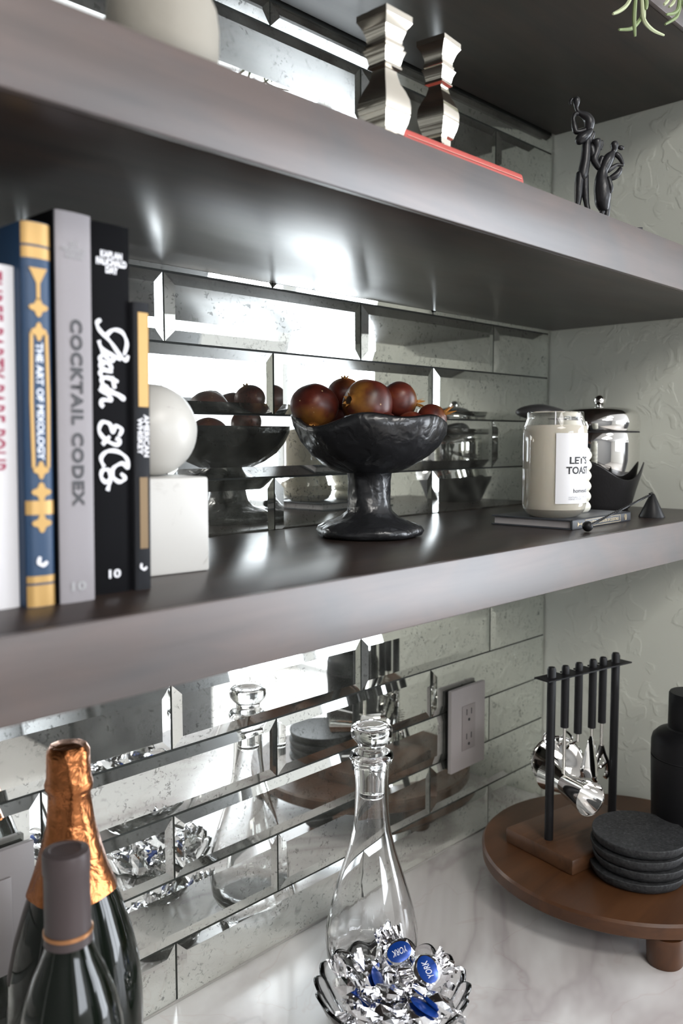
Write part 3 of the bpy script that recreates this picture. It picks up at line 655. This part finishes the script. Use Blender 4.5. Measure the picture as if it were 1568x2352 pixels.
# red book
t = thing('book', 'red cloth book lying flat under the right candlestick', 'book', (-0.7160, -0.2860, US), R(-0.5))
bm = B(); L_, D_, H_ = 0.182, 0.13, 0.0270
add_box(bm, 0, 0, 0, L_, D_, 0.003, bev=0.0006); add_box(bm, 0, 0, H_-0.003, L_, D_, H_, bev=0.0006)
lo = []; n_ = 8
for k in range(n_+1): a_ = PI*k/n_; lo.append((-0.004*math.sin(a_), H_/2-H_/2*math.cos(a_)))
A_ = [bm.verts.new((0, y, z)) for y, z in lo]; C_ = [bm.verts.new((L_, y, z)) for y, z in lo]; A2 = [bm.verts.new((0, y*0.2+0.003, z)) for y, z in lo]; C2 = [bm.verts.new((L_, y*0.2+0.003, z)) for y, z in lo]
for k in range(n_): bm.faces.new((A_[k], C_[k], C_[k+1], A_[k+1])); bm.faces.new((A2[k+1], C2[k+1], C2[k], A2[k])); bm.faces.new((A_[k+1], A2[k+1], A2[k], A_[k])); bm.faces.new((C_[k], C2[k], C2[k+1], C_[k+1]))
M_red = mat('faded_red_cloth', (0.46, 0.085, 0.07), 0.5)
obj('cover', bm, M_red, t, ang=50); box_obj('pages', (0.003, 0.0032, 0.0032, L_-0.003, D_-0.003, H_-0.0032), M_page, t)
text('title', 'RECIPES', M_goldp, t, (0.125, -0.0042, H_*0.42), (1, 0, 0), (0, 0, 1), 0.05, 0.004) if False else None
box_obj('spine_line', (0.004, -0.0042, H_*0.76, L_-0.004, -0.0022, H_*0.76+0.0005), mat('pale_red_line', (0.62, 0.30, 0.24), 0.5), t)
# vase
t = thing('vase', 'sand coloured matte ceramic vase at the left end of the upper shelf', 'vase', (-0.9530, -0.2830, US))
prof = [(0, 0), (0.030, 0), (0.0345, 0.004), (0.0362, 0.015), (0.0366, 0.030), (0.0352, 0.042), (0.0310, 0.0510), (0.022, 0.0570), (0.0155, 0.060), (0.0145, 0.068), (0.0165, 0.075), (0.0135, 0.0745), (0.0125, 0.066), (0.012, 0.056), (0, 0.05)]
obj('body', lathe(B(), prof, 64, lambda r_, z, th: (r_*(1+0.012*math.sin(2*th+1)), z)), M_vase, t, ang=180)

# figurine: two thin cast figures, playing and dancing
def fig_pt(X_, Y_, d_=0.0):
    a_ = ((X_/7.35+1280)-1375)/2010.; z = 0.880+(497-(Y_/7.35+200))/2010.
    return Vector((rt.x*a_+fw.x*d_, rt.y*a_+fw.y*d_, z-US))
def skin(name, chains, m, parent):
    me = bpy.data.meshes.new(name); vs, es, rs, roots = [], [], [], []
    for ch in chains:
        roots.append(len(vs)); base = len(vs)
        for k, (X_, Y_, r_, *d_) in enumerate(ch):
            vs.append(fig_pt(X_, Y_, d_[0] if d_ else 0)); rs.append(r_*1.0/7.35/2010)
            if k: es.append((base+k-1, base+k))
    me.from_pydata(vs, es, []); o = bpy.data.objects.new(name, me); COL.objects.link(o); o.parent = parent
    o.modifiers.new('s', 'SKIN')
    sv = me.skin_vertices[0].data
    for k, r_ in enumerate(rs): sv[k].radius = (r_*1.35, r_*1.35); sv[k].use_root = k in roots
    ss = o.modifiers.new('u', 'SUBSURF'); ss.levels = 2; ss.render_levels = 2
    dg = bpy.context.evaluated_depsgraph_get(); m2 = bpy.data.meshes.new_from_object(o.evaluated_get(dg))
    o.modifiers.clear(); o.data = m2; m2.materials.clear(); m2.materials.append(m)
    for p in m2.polygons: p.use_smooth = True
    return o
fc = Vector((-0.3640, -0.2790, US))
t = thing('figurine', 'black cast metal figurine of thin musicians leaning together on the upper shelf', 'figurine', fc)
man = [[(325, 170, 26), (350, 200, 48), (352, 260, 50), (348, 320, 30), (356, 380, 22), (400, 430, 34), (520, 480, 62), (580, 560, 75), (575, 640, 70), (560, 740, 48), (540, 860, 45), (530, 960, 60), (530, 1000, 60), (525, 1150, 66), (505, 1300, 70), (480, 1440, 78), (470, 1560, 60)],
       [(450, 1370, 60), (420, 1560, 62), (415, 1750, 58), (405, 1900, 45), (385, 2000, 38), (355, 2130, 40), (345, 2290, 34)], [(510, 1380, 55), (525, 1600, 48), (535, 1800, 46), (555, 1940, 38), (590, 2030, 36), (530, 2150, 42), (470, 2260, 44), (460, 2360, 34)],
       [(410, 440, 34), (330, 440, 34), (300, 520, 26), (320, 640, 40), (350, 750, 42), (440, 730, 34), (560, 690, 40), (630, 640, 20)],
       [(345, 960, 40, -.004), (400, 880, 75, -.005), (490, 830, 70, -.005), (570, 760, 40, -.004), (620, 700, 20, -.003)],
       [(660, 700, 32, .003), (640, 780, 40, .003), (600, 870, 45, .003), (560, 930, 50, .002)], [(250, 310, 16), (250, 240, 20), (290, 185, 18)]]
child = [[(790, 860, 30, .002), (790, 950, 32, .002), (765, 1030, 25, .002)], [(690, 840, 60), (710, 920, 64), (720, 1010, 48), (690, 1110, 55), (650, 1190, 60), (720, 1290, 48), (800, 1360, 40)], [(600, 940, 40), (640, 1060, 50), (640, 1180, 45)]]
woman = [[(1000, 880, 36), (1005, 950, 58), (1010, 1020, 42), (990, 1070, 30), (940, 1130, 70), (880, 1230, 85), (830, 1340, 72), (800, 1430, 70), (800, 1530, 100), (820, 1680, 118), (830, 1820, 115), (820, 1900, 105), (850, 1990, 75), (860, 2060, 50)],
         [(1060, 985, 24), (1120, 1000, 34), (1170, 1005, 22)], [(1000, 1080, 36), (1080, 1130, 38), (1130, 1210, 28), (1160, 1290, 22), (1060, 1270, 24), (960, 1330, 34), (880, 1390, 34)],
         [(1130, 1290, 24, .003), (1120, 1370, 42, .003), (1040, 1450, 50, .003), (930, 1500, 30, .003)], [(820, 1130, 40), (790, 1180, 40), (760, 1280, 40), (780, 1360, 40)],
         [(850, 1850, 60), (830, 2050, 42), (790, 2160, 38), (750, 2250, 44), (740, 2380, 36)], [(900, 1850, 50), (905, 2050, 40), (880, 2200, 42), (870, 2330, 42), (868, 2420, 36)], [(880, 1480, 30, -.005), (930, 1650, 38, -.006), (945, 1730, 30, -.006), (850, 1790, 26, -.005)]]
skin('figures', man+child+woman, M_black_iron, t)
bm = B(); add_box(bm, -0.05, -0.016, 0, 0.05, 0.016, 0.0022, bev=0.0006)
bs = obj('base', bm, M_black_iron, t, rot=(0, 0, -YAW), loc=(0.0, 0.0, 0))

# trailing plant above
t = thing('trailing_plant', 'trailing plant with narrow grey-green leaves hanging at the top right corner', 'plant', (-0.32, -0.27, TP+0.05))
obj('pot', lathe(B(), [(0, 0), (0.035, 0), (0.045, 0.07), (0.048, 0.075), (0.044, 0.075), (0.04, 0.068), (0, 0.066)], 32), M_pot, t)
obj('soil', lathe(B(), [(0, 0.069), (0.0405, 0.069)], 24), M_soil, t)
def P_(px, py, y=-0.335):                    # point on the hanging curtain, in metres from the pot foot
    A = CAM; d_ = fw + rt2*((px-784)/FPX) - up2*((py-1176)/FPX); k = (y-A.y)/d_.y; v_ = A+d_*k; return v_-Vector((-0.32, -0.27, TP+0.05))
stems = [[(1500, -190), (1480, -90), (1470, 0)], [(1560, -190), (1572, -80), (1562, 0)]]
bm = B()
for st in stems:
    pts = [Vector((0, -0.01, 0.068)), Vector((0.0, -0.05, 0.075)), Vector((0.005, -0.068, 0.04))]+[P_(*q) for q in st]; tube(bm, bezier(pts, 6), 0.0011, 6)
obj('stem', bm, M_leaf, t)
leaves = [[(1462, -30), (1457, 20), (1456, 50), (1458, 84)], [(1472, -30), (1474, 10), (1478, 45), (1497, 68), (1524, 81)], [(1474, -10), (1475, 30), (1462, 55), (1448, 66), (1421, 68)], [(1455, -20), (1440, 10), (1424, 24), (1407, 32)], [(1478, -30), (1484, 5), (1483, 22)], [(1476, 0), (1478, 30), (1478, 52)],
          [(1560, -30), (1558, 15), (1548, 30), (1530, 33)], [(1552, -20), (1546, 5), (1536, 16)], [(1566, 0), (1555, 35), (1545, 45), (1527, 56)], [(1545, -20), (1530, 5), (1524, 10)], [(1570, 0), (1572, 20), (1580, 40)]]
for i, lf in enumerate(leaves):
    pts = bezier([P_(x, y, -0.335+0.004*((i*7) % 3)) for x, y in lf], 5); n_ = len(pts)
    rr = [0.0019*math.sin(PI*(0.12+0.80*k/(n_-1)))**0.6+0.0003 for k in range(n_)]
    o = obj('leaf', tube(B(), pts, rr, 6), M_leaf2 if i % 2 else M_leaf, t)

# ------------------------------------------------------------------ counter: bottles
def bottle(name, label, x, y, parts):
    t = thing(name, label, 'bottle', (x, y, 0))
    for nm, prof, m, fn in parts:
        if name == 'champagne_bottle': prof = [(a_, b_*0.966) for a_, b_ in prof]
        obj(nm, lathe(B(), prof, 64, fn), m, t, ang=45)
    return t
cr = lambda r_, z, th: (r_*(1+0.03*noise.noise(Vector((math.cos(th)*3, math.sin(th)*3, z*60)))+0.02*math.sin(7*th+z*80)), z)
bottle('champagne_bottle', 'tall dark sparkling wine bottle with crumpled copper foil neck', -0.9400, -0.1050, [
    ('glass_body', [(0, 0.004), (0.050, 0.0), (0.0565, 0.004), (0.0575, 0.012), (0.0575, 0.150), (0.0555, 0.178), (0.0490, 0.210), (0.0400, 0.240), (0.0310, 0.266), (0.0240, 0.290), (0.0190, 0.315), (0.0165, 0.34), (0.016, 0.370)], M_greenglass, None),
    ('copper_foil', [(0.0375, 0.2520), (0.0368, 0.2540), (0.0310, 0.270), (0.0255, 0.290), (0.0205, 0.312), (0.0182, 0.330), (0.0176, 0.3400), (0.0196, 0.3440), (0.0200, 0.3490), (0.0184, 0.3550), (0.0182, 0.372), (0.0180, 0.378), (0.0150, 0.3835), (0.006, 0.3855), (0, 0.3855)], M_copper, cr)])
bottle('wine_bottle', 'dark wine bottle with a mauve-grey capsule in front of the copper-foiled one', -0.9950, -0.2010, [
    ('glass_body', [(0, 0.004), (0.033, 0.0), (0.0380, 0.004), (0.0385, 0.010), (0.0385, 0.178), (0.0375, 0.195), (0.0330, 0.215), (0.0260, 0.235), (0.0200, 0.248), (0.0168, 0.258), (0.0150, 0.27), (0.0146, 0.318)], M_greenglass, None),
    ('capsule', [(0.0178, 0.2600), (0.0174, 0.2635), (0.0168, 0.2730), (0.0165, 0.3120), (0.0172, 0.3135), (0.0172, 0.3260), (0.0165, 0.3290), (0.0120, 0.3300), (0.0110, 0.3290), (0, 0.3290)], M_capsule, None),
    ('copper_band', [(0.0175, 0.2660), (0.0180, 0.2665), (0.0179, 0.2690), (0.0173, 0.2695)], M_capband, None)])

# decanter
DX, DY = -0.5630, -0.1150
t = thing('decanter', 'clear glass decanter with a round stopper behind the bowl of candies', 'decanter', (DX, DY, 0.0))
rd = 0.0545
def spiral(r_, z, th):
    k = max(0.0, min(1.0, (0.075-z)/0.03))*max(0.0, min(1.0, (z-0.004)/0.01)); return r_*(1+0.012*k*math.sin(18*th+z*95)), z
outp = [(0, 0.0), (0.040, 0.0), (0.0475, 0.003), (0.0525, 0.014), (0.0545, 0.034), (0.0540, 0.050), (0.0510, 0.070), (0.0445, 0.095), (0.0360, 0.122), (0.0280, 0.148), (0.0225, 0.172), (0.0200, 0.195), (0.0193, 0.225), (0.0205, 0.246), (0.0215, 0.252), (0.0248, 0.2550), (0.0262, 0.2595), (0.0248, 0.2640), (0.0205, 0.2655), (0.0175, 0.2650)]
inp = [(0.0168, 0.262), (0.0165, 0.24), (0.0160, 0.215), (0.0175, 0.195), (0.0200, 0.172), (0.0255, 0.148), (0.0335, 0.122), (0.0420, 0.095), (0.0485, 0.070), (0.0515, 0.050), (0.0520, 0.034), (0.0498, 0.020), (0.0440, 0.0125), (0.030, 0.0115), (0, 0.013)]
obj('body', lathe(B(), outp+inp, 96, spiral), M_glass, t, ang=180)
st = [(0, 0.2120), (0.0140, 0.2125), (0.0148, 0.2160), (0.0150, 0.235), (0.0161, 0.262), (0.0170, 0.2660), (0.0158, 0.2700), (0.0162, 0.2755), (0.0200, 0.2795), (0.0238, 0.2840), (0.0248, 0.2890), (0.0240, 0.2945), (0.0215, 0.2970), (0.0160, 0.2965), (0.010, 0.2945), (0, 0.2940)]
obj('stopper', lathe(B(), st, 64), M_glass, t, ang=180)

# crystal bowl of foil candies
QX, QY = -0.6480, -0.2200; RZ = 0.066
t = thing('crystal_bowl', 'fluted crystal bowl filled with silver foil candies at the bottom edge', 'bowl', (QX, QY, 0.0))
def flute(r_, z, th):
    k = min(1.0, z/0.02); f_ = abs(math.sin(9*th)); q = 0.055*k*(f_-0.6); zz = z+(0.0055*f_-0.0025)*max(0, (z-0.045)/0.02) if z > 0.045 else z
    return r_*(1+q), zz
outp = [(0, 0.0), (0.036, 0.0), (0.042, 0.003), (0.050, 0.014), (0.060, 0.030), (0.070, 0.048), (0.0785, 0.0640), (0.0800, 0.0665)]
inp2 = [(0.0775, 0.0675), (0.0735, 0.0630), (0.065, 0.047), (0.055, 0.030), (0.045, 0.017), (0.034, 0.010), (0, 0.008)]
obj('bowl_wall', lathe(B(), outp+inp2, 144, flute), M_glass, t, ang=180)
def candy_mesh(seed):
    rnd = random.Random(seed); bm = B()
    bmesh.ops.create_icosphere(bm, subdivisions=2, radius=1)
    for v in bm.verts:
        q = noise.noise(v.co*2.3+Vector((seed*3.1, 0, 0))); q2 = noise.noise(v.co*5.5+Vector((0, seed*2.7, 0)))
        e = 1+0.26*q+0.16*q2; v.co = Vector((v.co.x*0.0165*e, v.co.y*0.0155*e, v.co.z*0.0072*e))
    for s_ in (-1, 1):
        n_ = 14; prev = None; k_in = 0.0125; k_out = 0.0255+rnd.uniform(-.002, .002)
        rows = []
        for j, (yy, amp) in enumerate(((k_in, 0.002), ((k_in+k_out)/2, 0.0024), (k_out, 0.0016))):
            row = []
            for k in range(n_+1):
                x = (k/n_-0.5)*(0.020+0.010*j/2); z = amp*math.sin(k*1.9+seed+s_)+0.0014*math.sin(k*4.1+j); zig = (0.0009 if k % 2 else -0.0009) if j == 2 else 0
                row.append(bm.verts.new((x, s_*(yy+zig), z)))
            rows.append(row)
        for a_, b_ in zip(rows, rows[1:]):
            for k in range(n_): bm.faces.new((a_[k], a_[k+1], b_[k+1], b_[k]))
    me = bpy.data.meshes.new('wrapper'); bmesh.ops.recalc_face_normals(bm, faces=bm.faces); bm.to_mesh(me); bm.free(); me.materials.append(M_foil)
    for p in me.polygons: p.use_smooth = False
    return me
def disc_mesh():
    bm = B(); lathe(bm, [(0, 0.0078), (0.6, 0.0076), (1.0, 0.0066)], 32)
    for v in bm.verts: v.co.x *= 0.0135; v.co.y *= 0.0100; v.co.z += 0.0006
    me = bpy.data.meshes.new('blue_oval'); bm.to_mesh(me); bm.free(); me.materials.append(M_blue)
    for p in me.polygons: p.use_smooth = True
    return me
cm = [candy_mesh(k) for k in range(5)]; dm = disc_mesh()
spots = [('candy showing a blue oval near the back rim of the glass bowl', 0.012, 0.034, 0.083, 205, 1, 1), ('candy with a tall blue oval in the front right of the pile', 0.036, -0.006, 0.088, 118, 1, 1), ('candy with a flattened blue side in the middle of the pile', -0.020, 0.020, 0.062, (58, 10, 30), 1, 0),
         ('silver candy standing at the left rim of the glass bowl', -0.048, -0.008, 0.072, (80, 20, 80), 0, 0), ('silver candy leaning on the right rim of the glass bowl', 0.050, 0.006, 0.076, (60, 40, 150), 0, 0), ('crumpled silver candy at the back left of the pile', -0.018, 0.044, 0.066, (30, 20, 70), 0, 0),
         ('silver candy lying on top at the centre front of the pile', -0.004, -0.020, 0.074, (18, 15, 65), 0, 0), ('silver candy with a blue edge at the left front of the pile', -0.036, -0.030, 0.066, (40, -20, 110), 1, 0), ('silver candy between the two blue ovals', 0.044, 0.030, 0.064, (40, 20, 60), 0, 0),
         ('silver candy at the far back of the bowl, fan end up', 0.000, 0.050, 0.074, (75, 5, 12), 0, 0), ('silver candy low at the left of the pile', -0.038, 0.022, 0.062, (50, 30, 40), 0, 0), ('silver candy at the front of the bowl, right of centre', 0.024, -0.042, 0.066, (20, -15, 95), 1, 0),
         ('silver candy at the very front of the bowl', -0.010, -0.046, 0.070, (25, 0, 80), 0, 0), ('silver candy at the front right rim of the bowl', 0.044, -0.030, 0.070, (30, 25, 40), 0, 0), ('buried silver candy under the left side of the pile', -0.030, -0.004, 0.040, (10, 12, 70), 0, 0),
         ('buried silver candy under the middle of the pile', 0.004, 0.022, 0.040, (12, -8, 20), 0, 0), ('buried silver candy under the right side of the pile', 0.030, -0.014, 0.040, (8, 12, 130), 1, 0), ('buried silver candy at the bottom of the bowl, left', -0.018, -0.008, 0.024, (5, 5, 45), 0, 0), ('buried silver candy at the bottom of the bowl, right', 0.018, 0.012, 0.024, (5, -5, 100), 0, 0)]
for k, (lb, a_, d_, z, rot, lab_, txt) in enumerate(spots):
    c = Vector((QX, QY, 0))+fx*a_+fd*d_; 
    t = thing('candy', lb, 'candy', (c.x, c.y, z-0.004), 0, 'foil-wrapped candies in the crystal bowl')
    if isinstance(rot, int): t.rotation_euler = (Vector((-0.62, -0.50, 0.78)).to_track_quat('Z', 'Y') @ Matrix.Rotation(R(rot), 3, 'Z').to_quaternion()).to_euler()
    else: t.rotation_euler = (R(rot[0]), R(rot[1]), R(rot[2])); t.scale = (1.18, 1.18, 1.18)
    o = bpy.data.objects.new('wrapper', cm[k % 5]); COL.objects.link(o); o.parent = t
    if lab_:
        o = bpy.data.objects.new('blue_oval', dm); COL.objects.link(o); o.parent = t; o['label'] = 'blue printed oval'
    if txt: text('lettering', 'YORK', M_whiteprint, t, (0, 0, 0.0086), (1, 0, 0), (0, 1, 0), 0.0165, 0.0065, 0.01, thick=0.0002, shear=0.3)

# ------------------------------------------------------------------ cake stand and what stands on it
SX, SY, SZ = -0.1900, -0.2480, 0.060; SR = 0.1920
t = thing('cake_stand', 'round brown wooden riser with three stubby legs on the marble counter', 'riser', (SX, SY, 0))
obj('round_board', lathe(B(), [(0, SZ-0.021), (SR-0.005, SZ-0.021), (SR-0.001, SZ-0.018), (SR, SZ-0.003), (SR-0.003, SZ), (0, SZ)], 128), M_acacia, t, ang=30)
for a_ in (-136, -15, 105):
    c = (0.165*math.cos(R(a_)), 0.165*math.sin(R(a_)))
    if a_ == -136: c = (-0.3110-SX, -0.3640-SY)
    obj('leg', lathe(B(), [(0, 0), (0.0195, 0), (0.021, 0.002), (0.0225, SZ-0.022), (0, SZ-0.0215)], 40, c=c), M_acacia, t, ang=40)
# utensil rack
ang = R(-11); e1 = Vector((math.cos(ang), math.sin(ang), 0)); e2 = Vector((-math.sin(ang), math.cos(ang), 0))
RC = Vector((-0.2080, -0.1960, SZ)); hl = 0.0680
t = thing('utensil_rack', 'bar tool rack with black rods on a wooden block, standing on the round riser', 'rack', RC, ang)
bm = B(); add_box(bm, -0.0900, -0.0600, 0, 0.0900, 0.0600, 0.0215, bev=0.003)
bmesh.ops.bevel
obj('base_block', bm, M_block, t, ang=30)
ZT = 0.2530
for sx in (-1, 1): obj('rod', lathe(B(), [(0, 0.020), (0.0060, 0.020), (0.0060, ZT+0.006), (0.0045, ZT+0.0095), (0, ZT+0.010)], 20, c=(sx*hl, 0)), M_matte_black, t)
# notched bar: wide comb with slots open to the back
bm = B(); xs0 = [-0.0400, -0.0120, 0.0180, 0.0400]
seg = []; x_prev = -0.0880
add_box(bm, -0.0880, -0.0130, ZT-0.0060, 0.0880, 0.0000, ZT-0.0042)
cuts = [(-0.0880, xs0[0]-0.0035)]+[(xs0[i]+0.0035, xs0[i+1]-0.0035) for i in range(3)]+[(xs0[3]+0.0035, 0.0880)]
for a_, b_ in cuts: add_box(bm, a_, 0.0, ZT-0.0060, b_, 0.0130, ZT-0.0042)
obj('notched_bar', bm, M_matte_black, t, smooth=False)
# the hanging tools: each a thing of its own
def tool(label, name, xo, hlen, slen):
    p = RC+e1*xo+Vector((0, 0, ZT-0.0042)); tt = thing(name, label, 'bar tool', p, ang, 'bar tools hanging in the rack')
    obj('handle', lathe(B(), [(0, 0.0125), (0.0040, 0.0115), (0.0053, 0.009), (0.0053, 0.0003), (0.0032, 0.0003), (0.0032, -0.0022), (0.0056, -0.0022), (0.0056, -hlen), (0.0035, -hlen-0.001), (0, -hlen-0.001)], 20), M_matte_black, tt)
    obj('shank', tube(B(), [(0, 0, -hlen), (0, 0, -hlen-slen)], 0.0025, 10), M_steel, tt)
    return tt, -hlen-slen
# double jigger
tt, z = tool('double-ended chrome jigger hanging nearest in the tool rack', 'jigger', xs0[0], 0.0750, 0.0660)
bm = B(); prof = [(0.0140, 0.0), (0.0165, -0.012), (0.0225, -0.050), (0.0232, -0.052), (0.0220, -0.050), (0.0155, -0.012), (0.0, -0.003)]
ax = (Vector((-0.20, -0.97, -0.02))).normalized(); q = Vector((0, 0, -1)).rotation_difference(ax).to_matrix().to_4x4()
lathe(bm, prof, 40); prof2 = [(0.0140, 0.0), (0.0165, 0.012), (0.0220, 0.034), (0.0226, 0.036), (0.0213, 0.034), (0.0155, 0.012), (0.0, 0.003)]; lathe(bm, prof2, 40)
for v in bm.verts: v.co = q @ v.co + Vector((0, -0.004, z-0.014))
obj('double_cup', bm, M_chrome, tt, ang=60)
# strainer with coil
tt, z = tool('chrome cocktail strainer with a coiled spring edge hanging second in the rack', 'strainer', xs0[1], 0.0890, 0.0120)
bm = B(); qm = Matrix.Rotation(R(-42), 4, 'Z') @ Matrix.Rotation(R(78), 4, 'X')
lathe(bm, [(0, 0.0), (0.030, 0.0), (0.036, 0.001), (0.0380, 0.0035), (0.0365, 0.0042), (0.034, 0.0022), (0, 0.0015)], 48)
for v in bm.verts: v.co = qm @ v.co + Vector((0.004, 0.038, z-0.043))
obj('plate', bm, M_chrome, tt, ang=50)
bm = B(); pts = []
for k in range(620):
    th = k/619*PI*1.35-PI*1.18; ph = k*0.42; r_ = 0.0345+0.0042*math.cos(ph); pts.append(qm @ Vector((r_*math.cos(th), r_*math.sin(th), -0.0045+0.0042*math.sin(ph)))+Vector((0.004, 0.038, z-0.043)))
tube(bm, pts, 0.00055, 4); o = obj('coil_spring', bm, M_steel, tt)
bm = B()
for sx in (-1, 1): tube(bm, bezier([qm @ Vector((sx*0.012, 0.020, 0.003))+Vector((0.004, 0.038, z-0.043)), qm @ Vector((sx*0.020, 0.034, 0.006))+Vector((0.004, 0.038, z-0.043)), qm @ Vector((sx*0.012, 0.044, 0.004))+Vector((0.004, 0.038, z-0.043)), qm @ Vector((sx*0.006, 0.036, 0.003))+Vector((0.004, 0.038, z-0.043))], 6), 0.0018, 8)
obj('ears', bm, M_chrome, tt)
obj('neck', tube(B(), bezier([(0, 0, z+0.002), (-0.001, 0.012, z-0.006), (0.002, 0.028, z-0.010), (0.003, 0.037, z-0.016)], 6), 0.0026, 8), M_chrome, tt)
# ice tongs / scoop shaped spatula
tt, z = tool('chrome scoop with a triangular blade hanging third in the rack', 'ice_scoop', xs0[2], 0.0870, 0.0120)
bm = B(); n_ = 10; rows = []
for j in range(n_+1):
    u = j/n_; wd_ = 0.003+0.021*u**0.8 if u < 0.8 else 0.0206*(1-(u-0.8)*0.8); row = []
    for k in range(9): s_ = (k/8-0.5)*2; row.append(Vector((s_*wd_, -0.008*u+0.010*s_*s_*u, -0.058*u)))
    rows.append(row)
V1 = [[bm.verts.new(p+Vector((0, 0, z))) for p in r_] for r_ in rows]; V2 = [[bm.verts.new(p+Vector((0, 0.0009, z))) for p in r_] for r_ in rows]
for j in range(n_):
    for k in range(8): bm.faces.new((V1[j][k], V1[j][k+1], V1[j+1][k+1], V1[j+1][k])); bm.faces.new((V2[j][k+1], V2[j][k], V2[j+1][k], V2[j+1][k+1]))
for j in range(n_):
    for k in (0, 8): bm.faces.new((V1[j][k], V1[j+1][k], V2[j+1][k], V2[j][k]))
for k in range(8): bm.faces.new((V1[n_][k], V1[n_][k+1], V2[n_][k+1], V2[n_][k]))
obj('blade', bm, M_chrome, tt, ang=60)
# bottle opener
tt, z = tool('chrome bottle opener with a rounded open head hanging last in the rack', 'bottle_opener', xs0[3], 0.0840, 0.0360)
bm = B(); pts = bezier([(0, 0, z+0.002), (0.0060, 0, z-0.012), (0.0135, 0, z-0.026), (0.0150, 0, z-0.042), (0.0100, 0, z-0.048)], 6); tube(bm, pts, 0.0036, 8)
pts = bezier([(0, 0, z+0.002), (-0.0050, 0, z-0.012), (-0.0125, 0, z-0.026), (-0.0145, 0, z-0.042), (-0.0100, 0, z-0.048)], 6); tube(bm, pts, 0.0036, 8); tube(bm, [(-0.012, 0, z-0.026), (0, 0.001, z-0.030), (0.012, 0, z-0.026)], 0.0030, 8)
obj('head', bm, M_chrome, tt)

# coasters
for k in range(4):
    names = ['bottom charcoal stone coaster of the stack of four on the riser', 'second charcoal stone coaster from the bottom of the stack', 'third charcoal stone coaster from the bottom, just under the top one', 'topmost charcoal stone coaster of the stack beside the utensil rack']
    o = obj('coaster', lathe(B(), [(0, 0), (0.050, 0), (0.0560, 0.0020), (0.0593, 0.0070), (0.0606, 0.0118), (0.0606, 0.0138), (0.0598, 0.0146), (0.0575, 0.0142), (0, 0.0140)], 72, lambda r_, z, th: (r_*(1+0.006*math.sin(3*th+k*2)+0.004*math.sin(7*th+k)), z)), M_stone, loc=(-0.2390+(-0.0015, 0.002, -0.0015, 0.0)[k], -0.2960+(0.001, -0.001, 0.001, 0)[k], SZ+0.0001+k*0.0146), ang=40)
    # thickness between plates: a small raised foot closes the stack
    tag(o, names[k], 'coaster', 'charcoal coasters in a stack')
    bm = B()
for k in range(4):
    pass
# shaker
t = thing('cocktail_shaker', 'tall matte black cocktail shaker at the right edge, on the round riser', 'shaker', (-0.1400, -0.3190, SZ))
rs = 0.0505
obj('tin', lathe(B(), [(0, 0), (0.044, 0), (0.0465, 0.002), (rs, 0.135), (rs, 0.1375)], 64), M_shaker, t, ang=40)
obj('seam', lathe(B(), [(rs-0.002, 0.1375), (rs-0.0012, 0.1375), (rs-0.0012, 0.1392), (rs-0.002, 0.1392)], 64), M_ink, t)
obj('shoulder', lathe(B(), [(rs-0.001, 0.1392), (rs, 0.1395), (rs, 0.1570), (0.0488, 0.1640), (0.0430, 0.1700), (0.0340, 0.1735), (0.0300, 0.1755), (0.0292, 0.1780)], 64), M_shaker, t, ang=40)
obj('cap', lathe(B(), [(0.0290, 0.1778), (0.0294, 0.1785), (0.0292, 0.2240), (0.0280, 0.2262), (0, 0.2265)], 64), M_shaker, t, ang=40)

# ------------------------------------------------------------------ things of the room that only the mirrors show
t = thing('tall_cabinet', 'tall dark grey cabinet across the room, seen in the mirror tiles', 'cabinet', (1.05, -3.50, -0.91))
box_obj('body', (-0.35, -0.8, 0, 0.35, 0.70, 1.77), M_cab, t, bev=0.004)
for y0 in (-0.78, -0.08): box_obj('door', (-0.372, y0, 0.06, -0.351, y0+0.68, 1.73), M_cab, t, bev=0.003)
